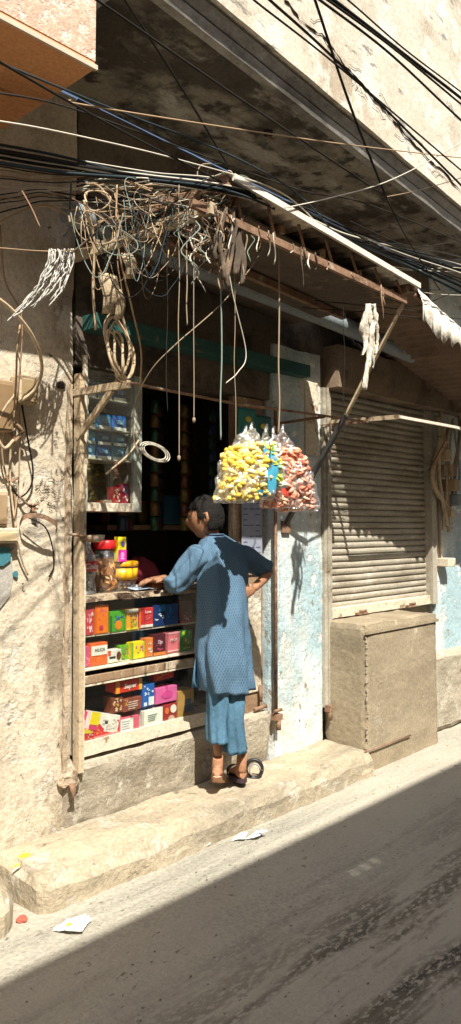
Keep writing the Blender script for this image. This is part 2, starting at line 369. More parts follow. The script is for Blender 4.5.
# crack wandering down the balcony face
cr = []
for i, (px, py) in enumerate([(284, 0), (300, 18), (322, 36), (336, 54), (352, 72), (368, 90), (386, 112), (402, 132), (420, 150), (440, 170), (461, 190), (480, 208)]):
    P = .9-.0
    for it in range(4):
        q = at(px, py, P); P = BP(q.x)+.0605
    cr.append(q+Vector((0, 0, random.uniform(-.012, .012))))
cp = []
for a, b in zip(cr, cr[1:]):
    for k in range(5): cp.append(a.lerp(b, k/5)+Vector((random.uniform(-.008, .008), 0, random.uniform(-.011, .011))))
mb = MB(); mb.tube(cp, [random.uniform(.001, .0075) for _ in cp], C('#3a2a1c', .9), 5, flat=1, smooth=False); part('crack', mb)
for off, n in ((.08, 4), (-.07, 6)):
    for j in range(n):
        k0 = random.randrange(5, len(cp)-8); q = [p+Vector((0, 0, off*random.uniform(.4, 1)))for p in cp[k0:k0+5]]
        q = [x+Vector((random.uniform(-.01, .01), 0, random.uniform(-.012, .012))) for x in q]
        mb = MB(); mb.tube(q, .0016, C('#5a4a38', .9), 4); part('crack', mb)
mb = MB(); q = atz(268, 131, 3.83); mb.tube([q+Vector((0, 0, -.02)), q+Vector((0, 0, .02))], .028, C('#0c0a08', .9), 10); mb.tube([q+Vector((0, 0, -.03)), q+Vector((.05, 0, -.03))], .006, M_rust); part('hook', mb)

# roller shutter
Sh = thing('roller_shutter', 'closed sandy ribbed steel roller shutter above the cement platform', 'shutter', (5.1, 0, 1.0))
mb = MB(); prof = []; z = 1.06; k = 0; pitch = .047
while z < 2.62:
    prof += [(z, .056), (z+.001, .046), (z+.010, .038), (z+.023, .035), (z+.034, .037), (z+.040, .041), (z+.0415, .056)]; z += pitch
nx = 26; V = []
for zz, yy in prof:
    V.append([mb.bm.verts.new((SH0-.01+(SH1-SH0+.02)*i/nx, yy+.0035*noise.noise(Vector((i*.3, zz*4, 0)))+.0008*noise.noise(Vector((i*.9, zz*14, 0))), zz+.0015*noise.noise(Vector((i*.2, zz*2, 5))))) for i in range(nx+1)])
for a, b in zip(V, V[1:]):
    for i in range(nx): mb.face([a[i], a[i+1], b[i+1], b[i]], M_shut)
mb.build('slat_curtain', M_shut, Sh)
mb = MB(); mb.box(SH0-.01, SH1+.02, .0, .05, 1.0, 1.07, M_cream, bev=.004); mb.build('bottom_bar', None, Sh)
for x in (4.7, 5.4):
    mb = MB(); mb.box(x, x+.12, -.035, .0, 1.005, 1.02, M_rust); mb.tube([(x+.02, -.03, 1.03), (x+.1, -.03, 1.03)], .009, M_rust); mb.build('latch', None, Sh)
mb = MB(); mb.box(SH0-.075, SH0+.012, -.04, .06, .42, 2.60, M_shut, bev=.003); mb.box(SH0-.05, SH0-.03, -.052, -.04, .42, 2.60, M_shut); mb.build('guide_rail', None, Sh)
mb = MB(); mb.box(SH1-.02, SH1+.05, -.03, .06, 1.0, 2.60, M_shut, bev=.003); mb.build('guide_rail', None, Sh)
mb = MB(); mb.box(SH0-.09, SH0-.02, -.07, -.04, .40, .44, M_rust); mb.tube([(SH0-.06, -.06, .34), (SH0-.06, -.06, .42)], .012, M_rust); mb.build('lock_lug', None, Sh)

# platform below the shutter
pl = rough(4.32, 5.27, -.34, .0, 0, 1.0, .04, .006, M_plinthL, .010, 6, 11).build('cement_platform', None)
tag(pl, 'brown cement block platform with chipped white edge under the shutter', 'platform')
mb = MB()
def flake(x, z, r, y=-.3465):
    k = random.choice((5, 6, 7, 8)); a0 = random.random()*6; st = random.uniform(.5, 1.6)
    dn = (noise.noise_vector(Vector((x, -.34, z))*6+Vector((11, 0, 0)))+noise.noise_vector(Vector((x, -.34, z))*19.8)*.45)*.006; y = -.341+dn.y
    mb.prism([(x+r*random.uniform(.35, 1)*math.cos(a0+2*math.pi*j/k), y, z+r*st*random.uniform(.35, 1)*math.sin(a0+2*math.pi*j/k)) for j in range(k)], (0, 0, 0), (0, .004, 0), C('#a39a86', .9))
for i in range(70): flake(4.322+abs(random.gauss(0, .009)), random.uniform(.22, .97), random.uniform(.003, .014))
for i in range(60): flake(4.44+random.gauss(0, .035), .36+random.gauss(0, .07), random.uniform(.003, .015))
for i in range(50): flake(random.uniform(4.36, 5.25), random.uniform(.25, .95), random.uniform(.002, .008))
for i in range(18): flake(random.uniform(5.0, 5.25), random.uniform(.35, .6), random.uniform(.003, .012))
tag(mb.build('flaked_paint', None, pl), kind='stuff')
mb = MB(); mb.box(4.31, 5.28, -.35, -.341, .935, .955, M_plinthL); mb.build('edge_band', None, pl)
mb = MB(); mb.tube([at(365, 752, .36), at(411, 735, .36)], .005, M_rust); tag(mb.build('iron_rod'), 'thin rusty iron rod at the foot of the cement platform', 'rod')

# step along the shop
def stepfn(p):
    # worn, rising a little towards the man, its nose rounded
    t = max(0, min(1, (-p.y-.25)/.15)); p.z -= .035*t*t*(1 if p.z > .12 else 0)*(.6+.6*noise.noise(Vector((p.x*1.4, 0, 0)))); return p
st = rough(1.84, 4.33, -.40, .012, 0, .205, .035, .014, M_step, .028, 5, 13, fn=stepfn).build('step', None); tag(st, 'long worn cement step in front of the shop', 'step')
st = rough(-3, 1.80, -.42, .012, 0, .215, .05, .012, M_step, .03, 5, 15, fn=lambda p: p+Vector((-.10*max(0, min(1, (-p.y-.15)*3.5))*(1 if p.x > 1.4 else 0), 0, -.02*max(0, p.y*-2)))).build('step', None); tag(st, 'short cement step with rounded end at the lower left corner', 'step')
# broken hollow with teal paint low on the left wall
mb = MB(); q0 = at(-20, 545, .0); q1 = at(11, 600, .0)
hol = [(-20, 548), (9, 546), (12, 556), (13, 578), (10, 596), (-3, 612), (-20, 620)]
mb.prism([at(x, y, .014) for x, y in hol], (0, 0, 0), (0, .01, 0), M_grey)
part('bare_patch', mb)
mb = MB(); mb.prism([at(x, y, .026) for x, y in [(-20, 548), (10, 547), (11, 560), (3, 566), (-20, 565)]], (0, 0, 0), (0, .011, 0), M_tealb); part('paint_patch', mb)
for cx_, cy_ in ((16, 574),):
    mb = MB(); mb.prism([at(cx_+random.uniform(2, 4)*math.cos(a), cy_+random.uniform(3, 5)*math.sin(a), .017) for a in [k*1.05 for k in range(6)]], (0, 0, 0), (0, .006, 0), M_tealb); part('paint_patch', mb)

# neighbouring orange house overhead
Ob = thing('orange_house_balcony', 'orange house balcony overhead at the upper left with pink stucco front', 'balcony', (0, 0, 3.5))
mb = MB(); mb.box(-3, 1.83, -.70, -.002, 3.5, 3.53, M_orange); mb.build('soffit', None, Ob)
mb = MB(); mb.box(-3, 1.832, -.703, -.60, 3.533, 5.6, M_orangef); mb.box(1.70, 1.832, -.60, -.002, 3.533, 5.6, M_orangef); mb.build('stucco_wall', None, Ob)
mb = MB(); mb.box(-3, 1.838, -.712, -.70, 3.495, 3.515, C('#c9b8a2', .8)); mb.build('drip_edge', None, Ob)

# house across the lane: its roof line throws the shade on the lane
Oh = thing('opposite_house', 'plain plastered house across the lane behind the camera', 'building', (2, -4.5, 0))
TOP = RZ + (4.5-.66)/math.cos(AZ)*math.tan(EL)
# gap and slats added unseen, to let a streaked sun patch reach the lane
sx = 3.0-(4.5-1.0)/math.cos(AZ)*math.sin(AZ); gz = RZ+(4.5-1.0)/math.cos(AZ)*math.tan(EL)
mb = MB(); mb.box(-14, sx-.12, -4.8, -4.5, 0, TOP, M_left); mb.box(sx+.30, 16, -4.8, -4.5, 0, TOP, M_left); mb.box(sx-.12, sx+.30, -4.8, -4.5, 0, gz-.14, M_left); mb.box(sx-.12, sx+.30, -4.6, -4.5, gz+.02, TOP, M_left)
mb.build('wall', None, Oh)
mb = MB()
for k in range(5): mb.box(sx-.12+.085*k, sx-.095+.085*k, -4.53, -4.5, gz-.14, gz+.02, M_wood)
mb.build('sun_patch_slats', None, Oh)
for wx in (-3.5, .2, 4.6, 8.4):
    mb = MB(); mb.box(wx, wx+1.0, -4.5, -4.44, 1.2, 2.3, M_wood, bev=.01); w = mb.build('window', None, Oh)
    mb = MB(); mb.box(wx+.08, wx+.92, -4.44, -4.425, 1.28, 2.22, C('#222a2e', .2)); mb.build('pane', None, w)
mb = MB(); mb.box(2.2, 3.2, -4.5, -4.43, .05, 2.15, M_teal, bev=.01); mb.build('door', None, Oh)

# ================================================================== SHOP FRONT JOINERY
def bar(name, a, b, w, m, par=None, w2=None):
    mb = MB(); a = Vector(a); b = Vector(b); t = (b-a).normalized(); u = t.cross(Vector((0, 0, 1)))
    if u.length < .05: u = Vector((1, 0, 0))
    u.normalize(); v = t.cross(u); h = w/2; h2 = (w2 or w)/2; n = max(1, int((b-a).length/.08)); rings = []
    for i in range(n+1):
        p = a.lerp(b, i/n)+noise.noise_vector(a.lerp(b, i/n)*7)*w*.06
        rings.append([p+u*h+v*h2, p-u*h+v*h2, p-u*h-v*h2, p+u*h-v*h2])
    mb.loft(rings, m, True, True, False); return mb.build(name, None, par)
fr = thing('shopfront_post', 'tall worn wooden post at the left of the shop opening', 'post', (2.25, -.03, .5))
bar('post', (2.272, -.035, .46), (2.256, -.03, 2.40), .028, M_woodlt, fr, .05)
bar('edge_strip', (2.295, -.03, .50), (2.29, -.03, 2.5), .018, M_cream, fr)
fr = thing('door_frame_strip', 'thick crumbling plaster strip beside the wooden post', 'strip', (2.2, -.02, .3))
rough(2.19, 2.222, -.03, .0, .42, 2.35, .03, .009, M_strip, .008, 9, 21).build('strip', None, fr)
mb = MB()
mb.merge(rough(2.17, 2.27, -.05, .0, .40, .47, .012, .018, M_strip, .012, 18, 4).bm, M_strip, None, False)
mb.build('broken_bracket', None, fr)
mb = MB(); mb.tube([(2.22, -.06, .42), (2.225, -.07, .37), (2.21, -.05, .34)], [.016, .012, .004], M_rust, 6); mb.build('hinge_pin', None, fr)
# right jamb: wooden door leaf and iron pole
fr = thing('wooden_door_leaf', 'dark wooden door leaf folded against the right of the opening', 'door', (3.5, .05, .5))
rough(3.44, 3.72, .03, .07, .50, 2.45, .05, .003, M_wood, .003, 8, 22).build('leaf', None, fr)
mb = MB(); mb.box(3.47, 3.69, .018, .03, .62, 1.28, M_left, bev=.004); mb.build('panel', None, fr)
mb = MB(); mb.box(3.47, 3.69, .018, .03, 1.34, 1.42, M_wood, bev=.004); mb.build('panel', None, fr)
mb = MB(); mb.tube([(3.66, .0, .56), (3.66, .0, .66)], .012, M_rust); mb.tube([(3.60, .0, .52), (3.70, -.01, .53)], .012, M_rust); mb.build('hinge', None, fr)
fr = thing('iron_door_pole', 'thin rusty iron pole standing by the blue pillar edge', 'pole', (3.75, -.04, .4))
mb = MB(); mb.tube([(3.755, -.045, .46), (3.758, -.045, 2.4)], .011, M_rust, 8); mb.build('pole', None, fr)
mb = MB(); mb.box(3.73, 3.79, -.07, -.02, .44, .475, M_rust); mb.tube([(3.76, -.06, .38), (3.76, -.06, .44)], .016, M_rust, 6); mb.tube([(3.72, -.06, .50), (3.79, -.06, .50)], .01, M_rust); mb.build('floor_bracket', None, fr)
# paper notice on the dark jamb
pn = thing('paper_notice', 'pale grey printed paper notice pinned inside right of opening', 'notice', (3.6, .0, 1.6))
mb = MB(); mb.box(3.50, 3.69, .010, .0135, 1.44, 1.86, C('#8d93a3', .8)); mb.build('sheet', None, pn)
mb = MB()
for r in range(11):
    for c in range(3):
        if random.random() < .8: mb.box(3.515+.058*c, 3.515+.058*c+random.uniform(.03, .05), .008, .010, 1.475+.034*r, 1.482+.034*r, C('#5d6373', .8))
mb.build('print_lines', None, pn)

# ---- display counter
Ct = thing('display_counter', 'glass fronted display counter full of snack boxes', 'counter', (2.8, .0, .5))
CX0, CX1 = 2.30, 3.40
def cpart(name, *boxes, bev=.003):
    mb = MB()
    for b in boxes: mb.box(*b[:6], b[6], bev=bev)
    return mb.build(name, None, Ct)
rough(CX0, CX1, -.014, .42, 1.262, 1.30, .05, .003, M_ctr, .004, 9, 31).build('countertop', None, Ct)
cpart('bottom_board', (CX0, CX1, -.01, .42, .535, .565, M_cream))
rough(CX0, CX1, -.022, -.006, .515, .59, .04, .003, M_cream, .002, 9, 32).build('bottom_rail', None, Ct)
cpart('shelf', (CX0+.02, CX1, .02, .40, 1.088, 1.098, M_cream), bev=.001)
cpart('shelf', (CX0+.02, CX1, .02, .40, .930, .942, M_cream), bev=.001)
cpart('middle_rail', (CX0, CX1, -.022, -.006, .865, .905, M_wood)); cpart('shelf_edge', (CX0, CX1, -.024, .02, .930, .938, M_cream), bev=.001); cpart('shelf_edge', (CX0, CX1, -.02, .0, .853, .862, M_cream), bev=.001)
cpart('side_panel', (CX0-.02, CX0+.001, -.02, .42, .52, 1.26, M_cream)); cpart('side_panel', (CX1, CX1+.02, -.02, .42, .52, 1.26, M_wood))
cpart('back_panel', (CX0, CX1, .42, .44, .52, 1.26, C('#4a4238', .9)))
cpart('glass_pane', (CX0+.01, CX1-.01, -.004, .0, .59, .864, M_glass), bev=0); cpart('glass_pane', (CX0+.01, CX1-.01, -.004, .0, .943, 1.26, M_glass), bev=0)

# ---- packages
def rgbs(*h): return [C(x, .45) for x in h]
def package(label, cat, px0, px1, pyt, zb, depth, face, prints=(), P=-.06, tilt=0, roll=0, side=None, text=None, name='snack_box', group=None, fin=False, th=None, topc=None):
    P = min(-.012, P+.045)
    c0 = at(px0, (pyt+640)/2, P); c1 = at(px1, (pyt+640)/2, P); w = c1.x-c0.x; top = at((px0+px1)/2, pyt, P).z; h = max(.03, top-zb) if th is None else th
    cxx = (c0.x+c1.x)/2
    root = thing(name, label, cat, (cxx, -P, zb), group)
    T = Matrix.Translation((cxx, -P, zb)) @ Matrix.Rotation(R_(tilt), 4, 'Z') @ Matrix.Rotation(R_(roll), 4, 'Y')
    mb = MB(); mf = C(face, .45); b = bmesh.new(); bmesh.ops.create_cube(b, size=1)
    for v in b.verts: v.co = Vector((v.co.x*w, (v.co.y+.5)*depth, (v.co.z+.5)*h))
    bmesh.ops.bevel(b, geom=b.edges[:], offset=.0012, segments=1, affect='EDGES')
    bmesh.ops.subdivide_edges(b, edges=b.edges[:], cuts=2, use_grid_fill=True)
    for v in b.verts: v.co += noise.noise_vector(v.co*22+Vector((px0, 0, 0)))*.0016
    mb.merge(b, mf, T, False)
    if topc: mb.box(-w/2, w/2, .0005, depth, h+.0015, h+.002, C(topc, .5), T)
    mb.build('carton', None, root)
    if prints:
        pb = MB()
        for p in prints:
            sh, u0, u1, v0, v1, col = p
            x0, x1, z0, z1 = -w/2+w*u0, -w/2+w*u1, h*v0, h*v1; y = -.0022-random.random()*.0006-(.0008 if sh == 'o' else 0)
            if sh == 'r': pb.box(x0, x1, y, -.0006, z0, z1, C(col, .45), T)
            elif sh == 'o':
                n = 12; poly = [T @ Vector(((x0+x1)/2+(x1-x0)/2*math.cos(2*math.pi*k/n), y, (z0+z1)/2+(z1-z0)/2*math.sin(2*math.pi*k/n))) for k in range(n)]
                d = (T.to_3x3() @ Vector((0, .002, 0))); pb.prism(poly, (0, 0, 0), d, C(col, .45))
            elif sh == 'b':  # scattered blobs
                for k in range(9):
                    cx_, cz_ = random.uniform(x0, x1), random.uniform(z0, z1); rx, rz = (x1-x0)*random.uniform(.06, .16), (z1-z0)*random.uniform(.05, .14)
                    poly = [T @ Vector((max(x0, min(x1, cx_+rx*math.cos(a)*random.uniform(.6, 1.2))), y-.0001*k, max(z0, min(z1, cz_+rz*math.sin(a)*random.uniform(.6, 1.2))))) for a in [j*.9 for j in range(7)]]
                    pb.prism(poly, (0, 0, 0), T.to_3x3() @ Vector((0, .0018, 0)), C(col, .45))
            elif sh == 'l':  # lines of small print
                for k in range(4):
                    zz = z0+(z1-z0)*(k+.5)/4; xe = x0+(x1-x0)*random.uniform(.5, 1); pb.box(x0, xe, y, -.0006, zz-.0018, zz+.0018, C(col, .5), T)
        pb.build('printed_front', None, root)
    if text:
        s, sz, u, v, col = text
        m4 = T @ facing((-w/2+w*u, -.0042, h*v)); tb = MB(); tb.merge(text_bm(s, sz, m4, .0005, .2), C(col, .4)); tb.build('lettering', None, root)
    return root
Z1, Z2, Z3 = 1.0995, .9435, .5665
package('red and pale pink packet, first in the upper counter row', 'packet', 86, 94, 609, Z1, .06, '#c8404a', [('b', .1, .9, .1, .9, '#e8a6ae'), ('b', .1, .9, .1, .9, '#f0dcd8')])
package('tall orange box with pink blobs in the upper counter row', 'box', 95, 108.5, 605, Z1, .06, '#f07a1a', [('b', .25, .85, .45, .92, '#d86a78'), ('o', .3, .6, .12, .3, '#c23a4c'), ('r', .0, .12, 0, 1, '#e2600e')])
package('green box with orange blobs in the upper counter row', 'box', 110, 125.5, 611, Z1, .06, '#4aa629', [('o', .3, .75, .08, .55, '#ef8a1c'), ('b', .15, .85, .45, .9, '#3b5ea0'), ('r', 0, .12, 0, .8, '#2c6b23')])
package('yellow and orange box with white top in the upper counter row', 'box', 126.5, 138, 609, Z1, .06, '#f0a62a', [('r', 0, 1, .82, 1, '#e9e3d3'), ('b', .2, .9, .1, .45, '#7ab62b'), ('b', .3, .9, .4, .7, '#3a5b9a'), ('r', 0, 1, 0, .1, '#e8d62c')])
package('red box with white lettering band in the upper counter row', 'box', 139, 153, 608, Z1, .06, '#d8383a', [('r', .05, .98, .03, .16, '#f2e9df'), ('b', .3, .9, .4, .65, '#e87a72'), ('r', 0, .1, 0, 1, '#f07a2a')], text=('Love', .022, .6, .8, '#f4e6dc'))
package('navy box with white splash in the upper counter row', 'box', 153.5, 165, 605, Z1, .06, '#16336b', [('b', .1, .9, .25, .6, '#e8ecf0'), ('r', .5, 1, .7, 1, '#2a86c8')])
package('bright blue box right of the navy box in the upper row', 'box', 166, 178, 604, Z1, .06, '#1d5fae', [('b', .4, .95, .1, .95, '#3c3c8c'), ('b', .1, .4, .3, .95, '#3aa0dc')])
package('maroon box with pink triangle at the upper row end', 'box', 179.5, 192, 601, Z1, .06, '#6a2032', [('b', .35, .9, .1, .5, '#e88aa0'), ('r', 0, 1, .0, .08, '#b33048')])
package('narrow pink box, first in the lower counter row', 'box', 84, 90, 647, Z2, .07, '#dc5a86', [('b', .1, .9, .1, .8, '#f2b6c6')])
package('orange and white box with dark lettering in the lower row', 'box', 90.5, 107.5, 643, Z2, .06, '#ee6a30', [('r', .05, .98, .45, .88, '#f4ede0'), ('b', .3, .8, .15, .45, '#f7a24a')], text=('NUCA', .022, .52, .68, '#3a2520'))
package('low white box with brown oval in the lower counter row', 'box', 108, 121.5, 650, Z2, .05, '#e9e4d8', [('o', .62, .95, .15, .85, '#6a3420'), ('r', .1, .55, .35, .5, '#2a211e'), ('r', 0, .2, .6, 1, '#e05a30')])
package('green and pink sweets packet in the lower counter row', 'packet', 120, 131.5, 645, Z2, .05, '#6fb02a', [('b', .3, .95, .3, .95, '#c85a86'), ('b', .2, .8, .1, .4, '#e8d43a')], P=-.09)
package('yellow packet with pink centre in the lower counter row', 'packet', 132, 145, 642, Z2, .05, '#f4dc22', [('b', .25, .85, .35, .85, '#d05a92'), ('r', 0, .1, 0, 1, '#88b830')])
package('orange packet with white blobs in the lower counter row', 'packet', 145.5, 153, 638, Z2, .05, '#e8843a', [('b', .3, .9, .2, .8, '#f0e4d6')])
package('dark maroon box with pink lettering in the lower row', 'box', 153.5, 165.5, 634, Z2, .06, '#5a1e28', [('r', 0, 1, .0, .14, '#e88434'), ('b', .2, .8, .2, .5, '#c8506a')], text=('Sip', .03, .5, .62, '#eec2cc'))
package('salmon pink box with red lettering in the lower row', 'box', 166.5, 180, 632, Z2, .06, '#ea7c84', [('r', 0, 1, .9, 1, '#f2a6aa'), ('r', .1, .9, .08, .12, '#f6d8d4')], text=('NOP', .024, .5, .62, '#f7e2e0'))
package('green and yellow sweets packet at the lower row end', 'packet', 181, 192, 630, Z2, .05, '#3f9a2c', [('b', .1, .9, .1, .95, '#c6dc3a'), ('b', .3, .9, .1, .6, '#d05030')])
def zc(px, py, P=-.06): return at(px, py, P).z
package('crumpled red and yellow roll at the counter bottom left', 'packet', 81, 95, 729, Z3, .05, '#cc3a34', [('r', 0, 1, .7, 1, '#e8c83a'), ('b', .4, .95, .1, .7, '#e8b0a4')], tilt=8, roll=8, P=-.03)
package('magenta packet lying above the red and yellow roll', 'packet', 81, 93, 712, zc(87, 728, -.09)+.004, .07, '#cc3f6a', [('b', .1, .9, .1, .9, '#e79ab0'), ('r', 0, 1, .1, .2, '#eee2d8')], P=-.09, roll=-6)
package('large white and yellow carton leaning left on the stack', 'carton', 88, 118, 703, zc(100, 729, -.06), .05, '#efe9dc', [('r', 0, .3, .3, 1, '#f2d720'), ('r', 0, .3, 0, .28, '#d8456c'), ('b', .42, .9, .3, .8, '#cfc6b4'), ('r', .5, .6, .45, .65, '#4a4a4e')], P=-.055, roll=16, th=.088)
package('red box with white lettering at the counter bottom', 'box', 94, 119.5, 722, Z3, .08, '#dc3c44', [('r', .02, .98, .06, .3, '#ee8c84'), ('b', .1, .3, .4, .9, '#f09a3a')], text=('Super', .03, .66, .68, '#f6e6e0'), P=-.045)
package('white and pink box with small print at the counter bottom', 'box', 120, 139.5, 717, Z3, .08, '#e5687e', [('r', .04, .68, .1, .95, '#f3ede4'), ('l', .1, .6, .25, .85, '#8d8c94')], P=-.05)
package('white box with handwriting at the counter bottom', 'box', 143, 163, 709, Z3, .08, '#f3efe4', [('l', .25, .8, .35, .75, '#8a9080'), ('r', 0, .06, 0, 1, '#d9c98a')], P=-.05)
package('red brown box with white circles at the counter bottom', 'box', 163.5, 177, 704, Z3, .08, '#a8302c', [('o', .5, .95, .5, .95, '#efe2d8'), ('o', .1, .4, .5, .85, '#e8743a'), ('o', .35, .8, .05, .4, '#d8b8a0')], P=-.05)
package('open brown cardboard carton with blue diamond mark', 'carton', 178, 194, 690, Z3, .09, '#b98d4c', [('r', .42, .95, .22, .5, '#3c4a66'), ('r', .42, .8, .52, .68, '#4c5a76')], P=-.05)
package('brown and cream box lying in the middle of the stack', 'box', 124, 142, 698, Z3+.113, .09, '#8f4a3c', [('l', .25, .95, .1, .8, '#e9d6c6'), ('b', 0, .25, .4, 1, '#e8b83a')], P=-.055)
package('brown patterned box left in the middle of the stack', 'box', 112, 123, 697, Z3+.113, .07, '#7a3a22', [('b', .1, .9, .1, .95, '#c99a5a'), ('b', .1, .9, .1, .95, '#e0c8a8')], P=-.075)
package('red box with orange ends and white lettering topmost left', 'box', 116, 142, 680, Z3+.215, .09, '#e03a26', [('r', 0, .14, 0, 1, '#f0a02a'), ('r', .88, 1, 0, 1, '#f2b632'), ('b', .15, .3, .3, 1, '#b82418')], text=('Super', .036, .53, .5, '#fbf2ea'), P=-.055)
package('upright blue and white box in the middle of the stack', 'box', 143, 154.5, 684, Z3+.115, .08, '#2560b4', [('b', .1, .9, .5, .95, '#dce8f4'), ('r', .5, .95, .05, .42, '#eef2f4'), ('r', .1, .35, .05, .2, '#eef2f4')], P=-.05)
package('red crisps packet on top of the pink box', 'packet', 155, 174, 668, Z3+.24, .05, '#cf3222', [('b', .1, .9, .1, .6, '#f0932e'), ('b', .2, .9, .4, .9, '#f2c2a0')], P=-.06, roll=-3)
package('pink box with darker oval below the red crisps packet', 'box', 156, 177, 687, Z3+.115, .08, '#e76aa8', [('o', .25, .8, .25, .78, '#dc4f96'), ('l', .35, .7, .4, .65, '#f0b8d2')], P=-.05)
mb = MB(); mb.ball((at(146, 668, -.02).x, -.002, at(146, 668, -.02).z), (.009, .004, .01), C('#e8b828', .4)); tag(mb.build('sticker'), 'small round yellow sticker on the counter rail', 'sticker')

# ---- goods on the counter
def lathe(mb, c, prof, m, seg=24):
    mb.loft([[Vector((c[0]+r*math.cos(2*math.pi*k/seg), c[1]+r*math.sin(2*math.pi*k/seg), c[2]+z)) for k in range(seg)] for r, z in prof], m)
CZ = 1.3015
q = at(108, 590, -.08)
J = thing('biscuit_jar', 'large clear jar of round biscuits with red lid on the counter', 'jar', (q.x, .10, CZ))
mb = MB(); lathe(mb, (q.x, .10, CZ), [(.075, 0), (.085, .01), (.087, .15), (.078, .19), (.06, .21), (.06, .235)], M_jar); mb.build('glass_body', None, J)
mb = MB(); lathe(mb, (q.x, .10, CZ+.222), [(.066, 0), (.068, .004), (.068, .042), (.062, .048)], C('#c81f22', .35)); mb.build('lid', None, J)
mb = MB()
for i in range(70):
    a = random.uniform(0, 6.3); r = .058*math.sqrt(random.random()); z = random.uniform(.018, .165)
    T = Matrix.Translation((q.x+r*math.cos(a), .10+r*math.sin(a), CZ+z)) @ Matrix.Rotation(random.uniform(0, 3), 4, 'X') @ Matrix.Rotation(random.uniform(0, 3), 4, 'Y')
    b = bmesh.new(); bmesh.ops.create_cone(b, segments=10, radius1=.021, radius2=.021, depth=.008, cap_ends=True); mb.merge(b, C(random.choice(['#c78a45', '#d9a25c', '#b0713a', '#e0b878']), .8), T, False)
mb.build('biscuits', None, J)
q = at(126, 590, -.05)
J = thing('sweets_tub', 'clear tub of wrapped sweets with yellow label and lid', 'tub', (q.x, .09, CZ))
mb = MB(); lathe(mb, (q.x, .09, CZ), [(.075, 0), (.08, .006), (.084, .135), (.084, .14)], M_jar); mb.build('tub_body', None, J)
mb = MB(); lathe(mb, (q.x, .09, CZ+.06), [(.084, 0), (.086, .0), (.0875, .06), (.085, .06)], C('#f0b414', .4)); mb.build('label_band', None, J)
mb = MB(); lathe(mb, (q.x, .09, CZ+.13), [(.088, 0), (.091, .003), (.091, .02), (.084, .026)], C('#e0a210', .35)); mb.build('lid', None, J)
mb = MB()
for i in range(60):
    a = random.uniform(0, 6.3); r = .064*math.sqrt(random.random()); z = random.uniform(.014, .06)
    mb.ball((q.x+r*math.cos(a), .09+r*math.sin(a), CZ+z), (.012, .009, .009), C(random.choice(['#d8503a', '#efe4d0', '#b8862e', '#7c2430', '#e0b060']), .35), Matrix.Rotation(random.uniform(0, 3), 4, 'Z'), 1)
mb.build('sweets', None, J)
package('small yellow and magenta box standing on the yellow lid', 'box', 118, 126, 537, CZ+.158, .035, '#f2de2a', [('r', 0, 1, 0, .48, '#e034a8'), ('o', .3, .75, .6, .85, '#5a4a98'), ('l', .3, .8, .08, .38, '#f6d2ec')], P=-.05)
q = at(90, 590, -.02)
J = thing('plastic_wrapped_bottles', 'black cola bottles shrink wrapped in clear film with red band', 'bottle pack', (q.x, .05, CZ))
mb = MB()
for dx, dy in ((-.022, 0), (.03, .0), (0, .06)):
    lathe(mb, (q.x+dx, .07+dy, CZ), [(.024, 0), (.028, .01), (.028, .11), (.024, .14), (.027, .17), (.012, .22), (.011, .25)], C('#120c0a', .2), 14)
mb.build('bottles', None, J)
mb = MB(); rings = []
for z, k in ((0, 1.05), (.04, .98), (.09, 1), (.14, 1.06), (.19, .9), (.24, .6), (.275, .66)):
    rings.append([Vector((q.x+.004+(.062*k+.009*noise.noise(Vector((a, z*20, 3))))*math.cos(a), .09+(.07*k+.008*noise.noise(Vector((a, z*22, 9))))*math.sin(a), CZ+z)) for a in [2*math.pi*j/30 for j in range(30)]])
mb.loft(rings, clear('milky_shrink_film', (.9, .92, .95), .2, .15, 30, .28), True, False); mb.build('film_wrap', None, J)
mb = MB(); lathe(mb, (q.x+.003, .09, CZ+.115), [(.072, 0), (.074, .0), (.074, .05), (.072, .05)], C('#d0303a', .35), 30); mb.build('label_band', None, J)
mb = MB(); mb.merge(text_bm('Cola', .04, facing((q.x-.005, .008, CZ+.14), Vector((1, -.15, 0))), .003, .3), C('#f4e8e4', .4)); mb.build('lettering', None, J)
mb = MB(); rings = []
q = at(146, 584, .0)
for i in range(9):
    x = q.x-.10+.2*i/8; rings.append([Vector((x, .0+.12*j/5, CZ+.006+.02*abs(noise.noise(Vector((x*14, j*.7, 0))))+.012*math.sin(j/5*3.1))) for j in range(6)])
mb.loft(rings, C('#a9b8cc', .4), False, False); o = mb.build('folded_newspaper'); tag(o, 'folded bluish paper lying on the counter beside the tub', 'paper'); md = o.modifiers.new('s', 'SOLIDIFY'); md.thickness = .004
for i, px in enumerate((158, 167)):
    q = at(px, 587, -.0); mb = MB(); mb.box(q.x-.04, q.x+.035, .0, .07, CZ-.001, CZ+.032, C('#9a5a28', .7), bev=.01); lab = ['brown rusk packet left of its twin by the forearm', 'brown rusk packet nearest the resting forearm'][i]
    tag(mb.build('rusk_packet'), lab, 'packet')
mb = MB()
q = at(94, 536, .08); rr_ = thing('metal_scoop', 'round rusty metal pan hung on the post over the bottles', 'pan', q)
lathe(mb, (q.x, q.y, q.z-.03), [(.03, 0), (.05, .01), (.055, .035), (.05, .033), (.03, .008)], M_wood); mb.build('pan', None, rr_)
mb = MB(); mb.tube([q+Vector((-.05, 0, 0)), q+Vector((-.12, .04, .01))], .008, M_rust); mb.build('handle', None, rr_)

